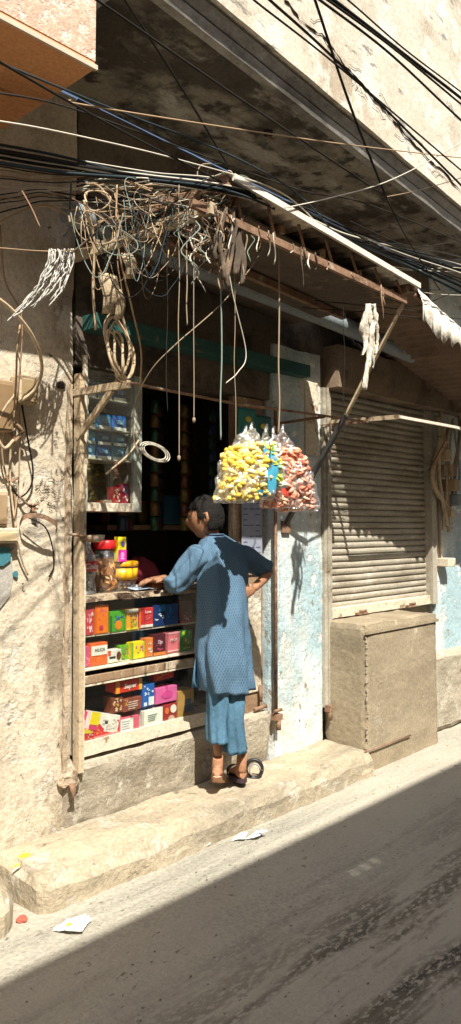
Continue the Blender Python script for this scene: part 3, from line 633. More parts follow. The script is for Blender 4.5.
# ---- wall showcase (upper left, inside the opening)
Sc = thing('glass_showcase', 'narrow glass showcase with pale frame hanging left in opening', 'showcase', (2.5, .05, 1.75))
def spart(name, *boxes):
    mb = MB()
    for b in boxes: mb.box(*b, bev=.002)
    return mb.build(name, None, Sc)
spart('frame', (2.33, 2.36, .03, .06, 1.72, 2.62, M_greenwood), (2.66, 2.715, .03, .06, 1.72, 2.62, M_greenwood), (2.36, 2.66, .03, .06, 1.72, 1.765, M_cream), (2.36, 2.66, .03, .06, 2.58, 2.62, M_greenwood))
spart('cabinet_back', (2.33, 2.715, .28, .30, 1.72, 2.62, C('#2a3230', .8)), (2.33, 2.35, .06, .28, 1.72, 2.62, C('#59564a', .8)), (2.695, 2.715, .06, .28, 1.72, 2.62, M_greenwood), (2.35, 2.695, .06, .28, 1.72, 1.74, M_cream))
for z in (1.99, 2.15, 2.31, 2.46): spart('shelf', (2.35, 2.69, .08, .28, z, z+.008, C('#b9b29e', .5)))
spart('glass_pane', (2.36, 2.66, .038, .042, 1.765, 2.58, M_glass))
cig = []
for r, (z, hh) in enumerate(((1.998, .075), (2.075, .068), (2.158, .085), (2.318, .09), (2.468, .08))):
    for c in range(3):
        x = 2.37+.103*c; col = ['#3f8fc4', '#2a66b0', '#52a0c8', '#2860a4', '#3c84a8'][(r*2+c) % 5]
        root = thing('blue_packet', 'blue and white packet stacked in the glass showcase', 'packet', (x, .12, z), 'blue packets in the glass showcase')
        mb = MB(); mb.box(x, x+.095, .11+.01*random.random(), .19, z, z+hh, C(col, .35), bev=.002); mb.build('carton', None, root)
        mb = MB(); mb.box(x+.004, x+.09, .104, .1095, z+hh*.02, z+hh*.24, C('#dfe3da', .4)); mb.box(x+.03, x+.07, .104, .1095, z+hh*.45, z+hh*.7, C('#7ab0cc', .4)); mb.build('printed_front', None, root)
for i, (px0, px1, top, col, pr, lab) in enumerate([(90, 98, 502, '#c9c4b0', '#5a8a6a', 'small pale tin on the showcase bottom shelf at left'), (99, 105, 501, '#b8481e', '#e8c23a', 'small orange red tin on the showcase bottom shelf'), (106, 111, 500, '#d8d2c2', '#a83a2a', 'small white tub on the showcase bottom shelf'), (112, 120, 487, '#b8282a', '#e8c0b0', 'red patterned box on the showcase bottom shelf'), (121, 128, 484, '#b02846', '#5a7ac8', 'pink and blue packet at right on showcase bottom')]):
    package(lab, 'packet', px0, px1, top, 1.766, .05, col, [('b', .1, .9, .1, .9, pr), ('b', .1, .9, .1, .9, '#e8e0d0')], P=-.12, th=zc((px0+px1)/2, top, -.09)-1.766)

# ---- dim goods inside the shop
strips = ['#5a3c18', '#541f17', '#20452a', '#6a4a18', '#183350', '#451f3c', '#60351a', '#1f4a30', '#5a181b', '#243650', '#6a581c']
for i in range(11):
    x = 2.80+.082*i; y = .30+.07*(i % 3); n = 9
    root = thing('hanging_packet_strip', 'strip of small %s snack sachets hanging in the dark shop' % ['mustard', 'red', 'green', 'gold', 'blue', 'purple', 'orange', 'jade', 'crimson', 'slate blue', 'yellow'][i], 'sachet strip', (x, y, 2.45))
    for k in range(n):
        z = 2.40-.088*k; mb = MB(); rg = []
        for j, s in enumerate((0, .3, .7, 1)):
            b_ = (.003, .014, .014, .003)[j]; rg.append([Vector((x-.035, y, z-.08*s)), Vector((x, y-b_, z-.08*s)), Vector((x+.035, y, z-.08*s)), Vector((x, y+b_, z-.08*s))])
        mb.loft(rg, C(strips[i] if k % 2 else strips[(i+4) % 11], .35)); mb.build('sachet', None, root)
for i, (px, py, c, lab) in enumerate([(247, 425, '#1c7a70', 'teal pouch with yellow mark hanging behind the snack bags'), (262, 432, '#155f58', 'darker teal pouch hanging behind the striped bag')]):
    q = at(px, py, .12); mb = MB(); rg = []
    root = thing('hanging_pouch', lab, 'pouch', q)
    for s in (0, .1, .5, .9, 1):
        b_ = .03*math.sin(math.pi*s)+.003; rg.append([q+Vector((.085*math.cos(a), b_*math.sin(a), .10-.2*s)) for a in [k*math.pi/6 for k in range(12)]])
    mb.loft(rg, C(c, .4)); mb.build('pouch', None, root)
    mb = MB(); mb.ball(q+Vector((-.02, -.03, .03)), (.028, .006, .018), C('#c8b83a', .4)); mb.build('printed_mark', None, root)
mb = MB(); mb.box(2.85, 3.6, .50, .95, 1.62, 1.65, M_wood); o = mb.build('inner_shelf'); tag(o, 'dark wooden shelf at the back of the shop', 'shelf')
for i in range(7):
    x = 2.9+.1*i; mb = MB(); lathe(mb, (x, .6, 1.652), [(.035, 0), (.04, .01), (.04, .11), (.03, .13)], C(strips[(i*3+1) % 11], .4), 14); o = mb.build('jar_body')
    root = thing('shelf_jar', 'small coloured jar standing on the dark inner shelf', 'jar', (x, .6, 1.652), 'jars on the inner shelf'); o.parent = root; o.matrix_parent_inverse = Matrix.Translation(root.location).inverted()
    mb = MB(); lathe(mb, (x, .6, 1.783), [(.033, 0), (.033, .02)], C('#8a2a22', .4), 14); mb.build('lid', None, root)
mb = MB(); mb.box(3.22, 3.5, .45, .52, 1.655, 1.84, C('#1a4a60', .5), bev=.01); tag(mb.build('blue_carton'), 'dim blue carton standing inside the dark shop', 'carton')
# shopkeeper's red cloth seen over the counter
mb = MB(); mb.loft([[Vector((3.06+.16*math.cos(a)*k, .45+.08*math.sin(a)*k, z+.01*math.sin(3*a))) for a in [j*math.pi/8 for j in range(16)]] for z, k in ((1.302, 1), (1.36, .95), (1.42, .7), (1.45, .2))], C('#7e1f33', .9)); tag(mb.build('cloth_bundle'), 'dark red cloth bundle on the counter behind the forearm', 'cloth')

# ================================================================== AWNING
Aw = thing('shop_awning', 'ramshackle sheet awning on rusty iron frame over shop', 'awning', (3.2, 0, 3.1))
A0, A1 = at(230, 180, .95), at(415, 287, .95)
B0, B1 = at(213, 208, .95), at(410, 300, .95)
TZ = A0.z
bar('front_beam', A0+Vector((-.01, -.03, .0)), A1+Vector((0, -.03, 0)), .016, M_tin, Aw, .03)
bar('lower_beam', B0+Vector((-.1, .03, 0)), B1+Vector((0, .03, 0)), .022, M_rust, Aw, .035)
bar('side_beam', A0, (A0.x-.03, 0, TZ+.02), .03, M_rust, Aw, .05)
bar('side_beam', B0, (B0.x-.05, 0, B0.z), .03, M_woodlt, Aw, .05)
bar('side_beam', A1, (A1.x, 0, A1.z), .03, M_rust, Aw, .05)
for i in range(7):
    t = (i+.3)/7; a = A0.lerp(A1, t); b = B0.lerp(B1, min(1, t+.09)); bar('web_bar', a+Vector((0, .03, 0)), b+Vector((0, .03, 0)), .010, M_rust, Aw)
for i in range(5):
    x = A0.x+.12+i*.33; bar('rafter', (x, -.88, TZ-.04-.03*i), (x+.02, 0, TZ-.02), .025, M_wood, Aw, .04)
bar('cross_beam', (A0.x, -.45, TZ-.10), (A1.x, -.45, A1.z-.08), .03, M_rust, Aw, .04)
# corrugated roofing, two colours of sheet with gaps
def sheet(name, x0, x1, y0, y1, zf, m, amp=.008, wl=.075, par=Aw, th=.003):
    mb = MB(); nx = int((x1-x0)/(wl/6)); ny = 10; V = []
    for j in range(ny+1):
        y = y0+(y1-y0)*j/ny; V.append([Vector((x0+(x1-x0)*i/nx, y, zf(x0+(x1-x0)*i/nx, y)+amp*math.sin(2*math.pi*(x0+(x1-x0)*i/nx)/wl)+.004*noise.noise(Vector((i*.3, j*.8, 0))))) for i in range(nx+1)])
    mb.loft(V, m, False, False, True); o = mb.build(name, None, par); md = o.modifiers.new('s', 'SOLIDIFY'); md.thickness = th; return o
def zr(x, y):
    t = (x-A0.x)/(A1.x-A0.x); return A0.z+(A1.z-A0.z)*t+.02+.05*(y+.9)
sheet('roof_sheet', A0.x-.03, A0.x+.62, -.975, -.0, zr, M_roof)
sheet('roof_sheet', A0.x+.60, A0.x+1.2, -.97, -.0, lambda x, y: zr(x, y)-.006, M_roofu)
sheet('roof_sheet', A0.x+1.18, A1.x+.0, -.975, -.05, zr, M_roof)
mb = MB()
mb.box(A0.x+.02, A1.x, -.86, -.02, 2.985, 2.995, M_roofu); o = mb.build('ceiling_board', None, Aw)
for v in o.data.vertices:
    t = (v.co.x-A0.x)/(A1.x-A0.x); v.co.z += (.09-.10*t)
# corrugated second awning over the shutter, with toothed cloth edge
Aw2 = thing('shutter_awning', 'brown corrugated awning with white toothed edge over shutter', 'awning', (5, -.7, 3))
T0 = at(417, 291, .82); T1 = at(461, 331, .82)
def tz(x): return T0.z+(T1.z-T0.z)*(x-T0.x)/(T1.x-T0.x)
def z2(x, y): return tz(x)+.01+.05*(y+.82)
sheet('roof_sheet', T0.x, 6.6, -.815, -.0, z2, M('rust_brown_sheet', (.15, .095, .065), (.22, .15, .105), 5, .8, .3, 20, [((.12, .07, .045), 4, .6, .08, None)]), .010, .09, Aw2)
mb = MB(); top = []; bot = []
n = 180
for i in range(n+1):
    x = T0.x+2.55*i/n; z = tz(x)+.01; ph = (x*8.3+.35*math.sin(x*7)) % 1
    d = .15+.085*(ph if ph < .6 else (1-ph)*1.5)+.02*math.sin(x*9)
    w = .010*math.sin(x*52)+.010*math.sin(x*13)
    top.append(Vector((x, -.82+w*.2, z+.01))); bot.append(Vector((x, -.84+w, z-d)))
mid = [a.lerp(b, .5)+Vector((0, -.012+.008*math.sin(a.x*52), 0)) for a, b in zip(top, bot)]
mb.loft([top, mid, bot], M('bleached_valance', (.66, .61, .52), (.76, .71, .62), 7, .9, .3, 30, [((.42, .36, .28), 8, .62, .05, None)]), False, False); o = mb.build('toothed_valance', None, Aw2); md = o.modifiers.new('s', 'SOLIDIFY'); md.thickness = .003
bar('front_rail', (T0.x, -.80, tz(T0.x)-.015), (6.6, -.80, tz(6.6)-.015), .022, M_rust, Aw2)
# blue grey pipe under the awnings
mb = MB(); mb.tube(catmull([(2.05, -.2, 3.12), (3.0, -.2, 3.06), (4.2, -.22, 3.0), (5.6, -.22, 2.92), (8, -.22, 2.86)], 6), .058, M_pipe, 14); tag(mb.build('drain_pipe'), 'thick blue grey pipe running along under the awning', 'pipe')
# diagonal strut
st_ = thing('awning_strut', 'pale diagonal strut propping the awning front corner', 'strut', at(284, 527, .02))
bar('strut', at(284, 527, .02), at(346, 415, .55), .026, C('#4b4a48', .6), st_); bar('strut_upper', at(346, 415, .55), at(404, 302, .92), .030, M_woodlt, st_, .012)
mb = MB(); p = at(284, 527, .02); mb.box(p.x-.04, p.x+.04, -.045, -.02, p.z-.04, p.z+.04, M_rust, bev=.004); mb.build('wall_plate', None, st_)
# rods on brackets
rr_ = thing('hanging_rod', 'long thin iron rod on a wooden bracket across opening', 'rod', (2.26, -.39, 2.3))
bar('bracket_arm', (2.25, -.0, 2.31), (2.25, -.42, 2.30), .022, M_woodlt, rr_, .035)
bar('bracket_brace', (2.25, -.03, 2.08), (2.25, -.30, 2.29), .018, M_woodlt, rr_, .03)
mb = MB(); mb.tube([(2.2, -.39, 2.315), (3.0, -.39, 2.30), (3.80, -.39, 2.318), (4.29, -.39, 2.325)], .0075, M_rust, 8); mb.build('rod', None, rr_)
bar('bracket_arm', (4.27, -.03, 2.33), (4.27, -.40, 2.33), .018, M_rust, rr_); bar('bracket_arm', (3.80, .02, 2.30), (3.80, -.40, 2.31), .016, M_rust, rr_)
rr_ = thing('shutter_rod', 'pale iron rail on bracket standing out before the shutter', 'rod', (4.34, -.59, 2.34))
bar('bracket_arm', (4.335, -.04, 2.36), (4.335, -.60, 2.345), .016, M_woodlt, rr_, .028)
bar('rail', (4.335, -.60, 2.345), (5.1, -.60, 2.35), .018, M_roof, rr_); bar('rail', (5.1, -.60, 2.35), (6.6, -.60, 2.30), .018, M_roof, rr_)

# ================================================================== HANGING BAGS
def bag(label, px, pyt, pyb, wpx, P, pal, shape, film=M_film, n=110, rot=0, lean=0, back=None):
    q = at(px, pyb, P); top = at(px+lean, pyt, P); h = top.z-q.z; sc = ((at(px+wpx, pyb, P)-at(px, pyb, P)).dot(RT))
    root = thing('snack_bag', label, 'snack bag', top)
    w = sc/2; D = w*.42; c0 = Vector((q.x, q.y, q.z)); up = (top-q)
    ax = Vector((RT.x, RT.y, 0)); ax = Matrix.Rotation(R_(rot), 3, 'Z') @ ax; ay = Vector((-ax.y, ax.x, 0))
    def pt(s, a, k=1.0):
        ww = w*(.86+.14*math.sin(s*4.2+px) if s < .55 else (.86+.14*math.sin(.55*4.2+px))*(1-(s-.55)/.45)**.9+.05)*k*(1+.10*math.sin(a*3+px+s*4))
        dd = D*(math.sin(math.pi*min(1, s*1.25+.10)) if s < .7 else max(.05, .55-(s-.7)*1.7))*k
        return c0+up*s+ax*(ww*math.cos(a))+ay*(dd*math.sin(a))
    mb = MB()
    def inside():
        while True:
            s = random.random()*.72; a = random.uniform(0, 6.3); r = math.sqrt(random.random())*.88
            return c0+up*(s+.03)+(pt(s, a)-(c0+up*s))*r
    for i in range(n):
        p = inside(); T = Matrix.Translation(p) @ Matrix.Rotation(random.uniform(0, 6), 4, 'Z') @ Matrix.Rotation(random.uniform(0, 3), 4, 'X')
        m = C(random.choice(pal), .7)
        p = p+up*.0
        if shape == 'puff':
            k = [Vector((.02*math.cos(t), .02*math.sin(t), 0)) for t in (0, .8, 1.6, 2.3)]
            mb.tube([T @ v for v in k], [.006, .0115, .0115, .006], m, 6)
        else:
            mb.ball((0, 0, 0), (random.uniform(.014, .026), random.uniform(.01, .018), .008), m, None, 1) if False else None
            b = bmesh.new(); bmesh.ops.create_icosphere(b, subdivisions=1, radius=1)
            for v in b.verts: v.co = Vector((v.co.x*.032, v.co.y*.024, v.co.z*.007+.010*math.sin(v.co.x*3)))
            mb.merge(b, m, T, True)
    mb.build('contents', None, root)
    mb = MB(); rg = []
    for j in range(37):
        s = j/36; ring = []
        for k in range(56):
            a = 2*math.pi*k/56; p = pt(s, a, 1.04); p += (noise.noise_vector(p*20)*.016+noise.noise_vector(p*55)*.007)*(1 if .02 < s < 1 else .4); ring.append(p)
        rg.append(ring)
    mb.loft(rg, film); mb.build('plastic_bag', None, root)
    if back:
        mb = MB()
        for s0, s1, a0, a1, c in back:
            rg = []
            for j in range(6):
                s = s0+(s1-s0)*j/5; rg.append([pt(s, a0+(a1-a0)*k/8, 1.08)+noise.noise_vector(pt(s, a0+(a1-a0)*k/8)*22)*.008 for k in range(9)])
            mb.loft(rg, C(c, .3), False, False)
        mb.build('printed_panel', None, root)
    mb = MB(); mb.tube([top-up*.04, top, top+Vector((.01, 0, .03))], [.008, .012, .006], film, 6); mb.build('knot', None, root)
    return root
YEL = ['#e6c440', '#efd662', '#d8b038', '#f2e08a', '#e8c85a', '#f3e7b0']
PK = ['#dd9070', '#e4a88c', '#d07a5c', '#ecc0a4', '#d8866a']
bag('clear bag of yellow puffs at the front of the cluster', 236, 432, 503, 48, .72, YEL, 'puff', n=640, lean=9)
bag('blue and white printed puff bag behind the yellow one', 257, 428, 500, 38, .62, YEL, 'puff', n=260, back=[(.1, .75, -.9, .3, '#4aa6c8'), (.3, .6, -1.5, -.9, '#dfe8ea'), (.04, .14, -2.6, -1.0, '#3a98c0')], lean=-6)
bag('slim bag with green printed sachets between the others', 272, 430, 488, 26, .66, ['#7fae3a', '#e6e4d8', '#c8d04a', '#e0dcd0'], 'chip', n=170, lean=-6)
bag('clear bag of pink crisps hanging low in the middle', 279, 432, 508, 34, .60, PK, 'chip', n=330, back=[(.35, .6, -1.9, -1.2, '#efe6dc'), (.15, .3, -1.4, -.8, '#cc4a3a')], lean=-6)
bag('tall clear bag of red crisps at the right of the cluster', 296, 430, 511, 38, .62, PK+['#efc0b0'], 'chip', n=330, lean=-14)

# ================================================================== CABLES, ROPES
def wire(label, pts, r=.004, m=M_cable, name='overhead_cable', cat='cable', group=None, sag=0, sm=8, wob=0, seg=5):
    P = [at(*p) if not isinstance(p, Vector) else p for p in pts]
    if len(P) == 2 and sag:
        a, b = P; P = [a.lerp(b, t)-Vector((0, 0, sag*4*t*(1-t))) for t in (0, .25, .5, .75, 1)]
    c = catmull(P, sm)
    if wob: c = [p+noise.noise_vector(p*9+Vector((len(label), 0, 0)))*wob for p in c]
    mb = MB(); mb.tube(c, r, m, seg); o = mb.build(name, None, None, c[0]); tag(o, label, cat, group); return o
# long distinct spans in front of the balcony
wire('thick black cable dropping steeply from top centre to a knot', [(300, -40, 1.3), (315, 0, 1.27), (350, 105, 1.15), (386, 197, 1.0)], .0065)
wire('dark wire continuing down right from the knot to the bundle', [(386, 197, 1.0), (408, 240, .98), (440, 290, .9)], .004)
wire('black cable falling from top left across the dark soffit', [(100, -40, 1.1), (125, 0, 1.08), (180, 85, 1.0), (232, 172, .92)], .0048)
wire('black cable from top left running down to the knot', [(60, -22, 1.2), (97, 0, 1.2), (230, 92, 1.1), (385, 196, 1.0)], .0048)
wire('long cable sloping from the upper left down to the awning corner', [(-20, 50, 1.3), (0, 62, 1.28), (120, 130, 1.1), (222, 182, .95)], .0042)
wire('long grey cable crossing from left under the orange house', [(-20, 56, 1.2), (0, 63, 1.2), (110, 108, 1.1), (230, 155, 1.05), (300, 196, 1.0), (345, 247, .97)], .0038, M_bluecable)
wire('pale thin cord crossing the whole soffit nearly level', [(70, 100, 1.1), (84, 105, 1.1), (230, 128, 1.1), (350, 145, 1.1), (480, 160, 1.1)], .0032, M_tan)
wire('thin pale cord rising right from the awning to the balcony', [(285, 208, 1.0), (330, 198, 1.0), (386, 182, 1.05), (440, 155, 1.1), (480, 130, 1.15)], .003, M_white)
wire('heavy black cable along the balcony face, upper of pair', [(255, -15, 1.35), (270, 0, 1.35), (340, 64, 1.3), (461, 185, 1.2), (500, 225, 1.2)], .006)
wire('heavy black cable along the balcony face, lower of pair', [(240, -15, 1.3), (254, 0, 1.3), (338, 66, 1.25), (461, 170, 1.2), (500, 200, 1.2)], .0045)
for i, (x0, y1, lab) in enumerate([(320, 120, 'lowest black cable of the fan at the top right'), (328, 104, 'second lowest black cable of the fan at the top right'), (334, 98, 'thick upper black cable of the fan at the top right'), (348, 92, 'topmost thin black cable of the fan at the top right')]):
    wire(lab, [(x0-30, -22, 1.4), (x0, 0, 1.4), ((x0+461)/2, y1*.5+3*i-6, 1.38), (461, y1, 1.35), (500, y1+32, 1.35)], [.0058, .0055, .008, .004][i])
wire('thin twisted wire sagging under the balcony at far right', [(386, 197, 1.0), (420, 190, 1.0), (461, 178, 1.0), (490, 170, 1.0)], .0025, M_tan)
wire('thin cable crossing before the soffit from left to right', [(-20, 90, 1.0), (60, 105, 1.0), (160, 140, .98), (300, 190, .96), (370, 205, .95), (480, 250, .9)], .0034)
wire('thin pale cable passing low under the soffit', [(-20, 118, 1.0), (60, 132, 1.0), (180, 160, .98), (280, 192, .98), (330, 236, .97)], .003, M_white)
# the main bundle of cables behind the awning's front beam
for i in range(22):
    o0 = random.uniform(-6, 22); o1 = random.uniform(-8, 6); o2 = random.uniform(-6, 10); o3 = random.uniform(-12, 26); P = random.uniform(.72, .88)
    m = [M_cable, M_bluecable, M_dark, M_cable, M_bluecable, M_white][i % 6]
    wire('grey or black cable in the sagging bundle over the awning', [(-25, 145+o0*.8, P-.52), (60, 160+o0*.7, P-.42), (150, 178+o1*.8, P-.15), (232, 190+o1, P+.1), (300, 212+o2, P-.05), (345, 232+o2*.8, P), (400, 250+o3*.5, P), (461, 268+o3, P), (495, 282+o3*1.2, P)], random.choice([.003, .004, .0055, .0045]), m, group='cables in the sagging bundle')
for i in range(16):
    y0 = random.uniform(158, 235); y1 = random.uniform(176, 205)
    wire('thin loose cable running into the tangle from the left', [(-20, y0, .14), (40, y0*.55+85+random.uniform(-6, 6), .2), (100, (y0+y1)/2+random.uniform(-8, 12), .45), (160+random.uniform(-20, 40), y1, .75)], random.uniform(.002, .004), random.choice([M_cable, M_bluecable, M_white, M_tan, M_dark]), group='loose cables left of the tangle', wob=.01)
for i in range(9):
    y = 262+9*i; wire('pale loose cable running right behind the toothed awning edge', [(random.uniform(300, 385), y-30+random.uniform(-14, 8), .75), (410, y-8+random.uniform(-12, 4), .8), (461, y-6+random.uniform(-26, 6), .8), (490, y-6, .8)], random.uniform(.002, .0035), random.choice([M_white, M_cable, M_bluecable]), group='loose cables above the shutter awning')
# tangle at the awning's left corner
for i in range(20):
    cxp, cyp = random.gauss(112, 34), random.gauss(220, 16); P = random.uniform(.35, .85); L = random.uniform(.05, .24); d = Vector((random.uniform(-1, 1), random.uniform(-.4, .4), random.uniform(-.7, .4))).normalized()
    c = at(cxp, cyp, P); wire('dry twig or offcut stuck in the tangle at the awning corner', [c-d*L/2, c+Vector((0, 0, random.uniform(-.03, .03))), c+d*L/2], random.uniform(.002, .0055), random.choice([M_wood, M_wood, M_rust, M_dark, M_roofu]), 'dry_twig', 'twig', 'twigs in the awning tangle', seg=5)
for i in range(20):
    cxp, cyp = random.choice([(100, 205), (120, 215), (150, 200), (195, 200), (215, 195), (235, 195)]); cxp += random.gauss(0, 9); cyp += random.gauss(0, 10); P = random.uniform(.5, .95)
    c = at(cxp, cyp, P); r1 = random.uniform(.03, .10); r2 = random.uniform(.04, .14); a0 = random.uniform(0, 6); tl = random.uniform(3.2, 7.5)
    pts = [c+Vector((r1*math.cos(a0+t), .03*math.sin(t*1.7), r2*math.sin(a0+t)-.012*t)) for t in [tl*k/12 for k in range(13)]]
    wire('curled old wire in the tangle at the awning corner', pts, random.uniform(.0014, .0032), random.choice([M_straw, M_rope, M_rope, M_dark, M_ropeg, M_cable]), 'curled_wire', 'wire', 'curled wires in the awning tangle', sm=4)
for i in range(34):
    t = random.random()**1.7; a = B0.lerp(B1, t*.97)+Vector((0, -.01, 0)); L = random.uniform(.03, .2)*random.uniform(.5, 1.2); w = random.uniform(.002, .009)*random.choice((.6, 1, 1.5))
    if random.random() < .25: a = at(random.uniform(80, 215), random.uniform(215, 250), .6)
    mb = MB(); rg = []; ph = random.random()*6
    for k in range(9):
        s = k/8; p = a+Vector((.02*math.sin(ph+s*4), .015*math.sin(ph+s*3), -L*s)); ww = w*(1-.4*s)*(1+.4*math.sin(s*9+ph)); rg.append([p+Vector((ww, 0, 0)), p+Vector((0, -.004, 0)), p-Vector((ww, 0, 0)), p+Vector((0, .004, 0))])
    mb.loft(rg, random.choice([M_rag, M_wood, M_roofu, M_wood, M_rust])); tag(mb.build('ragged_strip'), 'short ragged strip dangling from the awning frame', 'strip', 'ragged strips on the awning frame')
for i in range(52):
    x0 = random.uniform(70, 160); y0 = random.uniform(184, 222); dx = random.uniform(25, 95); P0 = random.uniform(.4, .9); dr = random.choice((random.uniform(2, 20), random.uniform(10, 90)))
    wire('thin drooping wire slung through the awning tangle', [(x0, y0, P0), (x0+dx*.25, y0+dr*.75+random.uniform(-4, 4), P0+.02), (x0+dx*.5, y0+dr, P0+.03), (x0+dx*.8, y0+dr*.6, P0), (x0+dx, y0+random.uniform(-12, 12), P0)], random.uniform(.001, .0028), random.choice([M_cable, M_dark, M_rope, M_dark, M_ropeg, M_bluecable, M_cable, M_tan]), 'slung_wire', 'wire', 'thin wires slung through the tangle', sm=5, wob=.012)
for i in range(70):
    px = random.gauss(212, 17); y0 = random.uniform(186, 232); L = random.uniform(.05, .30); a = at(px, y0, random.uniform(.82, .93)); ph = random.random()*6; k_ = random.uniform(.01, .05)
    pts = [a+Vector((k_*math.sin(ph+q*1.1), k_*.6*math.cos(ph+q*1.7), -L*q/7+(.05*L*math.sin(q+ph)))) for q in range(8)]
    wire('frayed end dangling in the clump over the shop middle', pts, random.uniform(.0012, .0042), random.choice([M_rope, M_wood, M_tan, M_dark, M_ropeg, M_rust, M_rag]), 'frayed_end', 'wire', 'frayed ends over the shop middle', sm=3)
mb = MB()  # dark strips added here to shade the man's head
for (px, w0, y1) in ((222, .012, 280), (229, .018, 290), (236, .014, 276), (241, .009, 286), (216, .010, 262)):
    rg = []; ph = random.random()*6
    for k in range(17):
        s_ = k/16; c = at(px+1.5*math.sin(ph+s_*5), 208+(y1-208)*s_, .92+.01*math.sin(ph)); w = w0*(1+.5*noise.noise(Vector((s_*6, px, 1)))+.3*noise.noise(Vector((s_*22, px, 1))))*(1 if s_ < .8 else (1-s_)*4+.2)
        rg.append([c+RT*(x_*w)+Vector((0, .014*math.sin(x_*3+s_*6+ph), 0)) for x_ in (-1, -.3, .4, 1)])
    mb.loft(rg, M_roofu, False, False)
o = mb.build('shade_strips'); md = o.modifiers.new('s', 'SOLIDIFY'); md.thickness = .002; tag(o, 'added dark strips at the awning front corner, shading the head', 'shade strips')
# scraps hanging at the left, old papers
for i, (px, py, w, h) in enumerate([(128, 255, .035, .10), (108, 275, .05, .16), (117, 290, .03, .12)]):
    a = at(px, py, .7); mb = MB(); rg = []
    for k in range(6):
        s = k/5; p = a+Vector((.02*s, -.01*math.sin(s*5), -h*s)); rg.append([p+Vector((-w*(1-.3*s), .01*math.sin(s*7), 0)), p+Vector((0, -.012, .004)), p+Vector((w*(1-.3*s), .008*math.cos(s*5), .01))])
    mb.loft(rg, M_woodlt, False, False); o = mb.build('torn_scrap'); md = o.modifiers.new('s', 'SOLIDIFY'); md.thickness = .003; tag(o, ['small torn tan scrap high in the tangle', 'large torn tan scrap hanging over the cane coil', 'narrow torn scrap below the large tan one'][i], 'scrap')
# vertical hanging cords
for i, (px, y0, y1, P, r, m, lab) in enumerate([(167, 205, 412, .8, .0022, M_cable, 'leftmost thin dark cord hanging before the opening'), (179, 185, 458, .86, .003, M_rope, 'knotted brown cord hanging from tangle into the opening'), (187, 205, 325, .85, .004, M_rope, 'short frayed cord hanging beside the knotted cord'), (194, 190, 420, .86, .003, M_rope, 'tan cord ending in a knot before dark interior'), (221, 196, 440, .86, .0048, M_ropeg, 'grey green rope carrying the yellow snack bag'), (235, 210, 440, .86, .0026, M_rope, 'thin tan cord just right of the green rope'), (279, 235, 434, .8, .0058, M_rope, 'thick twisted brown rope carrying the pink snack bags'), (344, 300, 455, .85, .002, M_cable, 'thin dark cord hanging before the shutter')]):
    pts = [(px+(0 if k in (0,) else random.uniform(-.8, .8)), y0+(y1-y0)*k/6, P) for k in range(7)]; wire(lab, pts, r*.75, m, 'rope', 'rope', seg=6)
    if i in (1, 3): mb = MB(); mb.ball(at(px, y1, P), (.008, .008, .014), m, None, 1); tag(mb.build('cord_knot'), 'small knot ending the %s cord in the opening' % ('brown' if i == 1 else 'tan'), 'knot')
wire('loose wire curving from rope down left to the rod', [(275, 212, .85), (262, 250, .85), (225, 300, .83), (175, 345, .8), (150, 372, .7), (135, 405, .55), (134, 440, .5), (142, 452, .5)], .0028, M_rope, 'loose_wire', 'wire')
wire('white cord bent in a hook at the middle of the opening', [(222, 225, .88), (232, 290, .88), (246, 352, .86), (238, 372, .86), (226, 383, .86)], .0026, M_white, 'loose_wire', 'wire')
wire('dark wire drooping from the tangle to the rod bracket', [(117, 185, .8), (117, 240, .8), (130, 300, .75), (141, 350, .6), (140, 385, .42)], .0038, M_tan, 'loose_wire', 'wire')
# the cane coil
for i in range(5):
    c = (118+random.uniform(-3, 3), 348+random.uniform(-3, 3)); pts = []
    for k in range(15):
        a = 2*math.pi*k/14+i*.5; pts.append((c[0]+(15-i*2.2)*math.cos(a)*(.8+.25*math.sin(a*2+i))-6*math.sin(a)*(1 if i % 2 else .3)*-1, c[1]+(34-3.5*i)*math.sin(a)+3*math.cos(a)+(5 if i > 2 else 0), .60+.012*i+.01*math.sin(a*3)))
    wire('loop of the pale cane coil hung at the left of opening', pts, .0058, M_straw, 'cane_loop', 'coil', 'loops of the hanging cane coil', seg=6, wob=.006)
wire('pale cane end rising from the coil into the tangle', [(96, 330, .6), (93, 290, .62), (94, 240, .66), (84, 200, .7)], .006, M_straw, 'cane_loop', 'coil')
for i in range(3):
    pts = [(155+(15-2*i)*math.cos(2*math.pi*k/12)*1.0, 452+(8.5-i)*math.sin(2*math.pi*k/12)+(15-2*i)*math.cos(2*math.pi*k/12)*.35, .5+.008*i) for k in range(13)]
    wire('ring of the small white wire coil in the opening', pts, .0028, M_white, 'wire_ring', 'coil', 'rings of the small white wire coil')
wire('stiff yellowish cane stub slanting before the showcase', [(139, 440, .45), (128, 455, .42), (106, 474, .36)], .005, M_straw, 'cane_stub', 'cane')
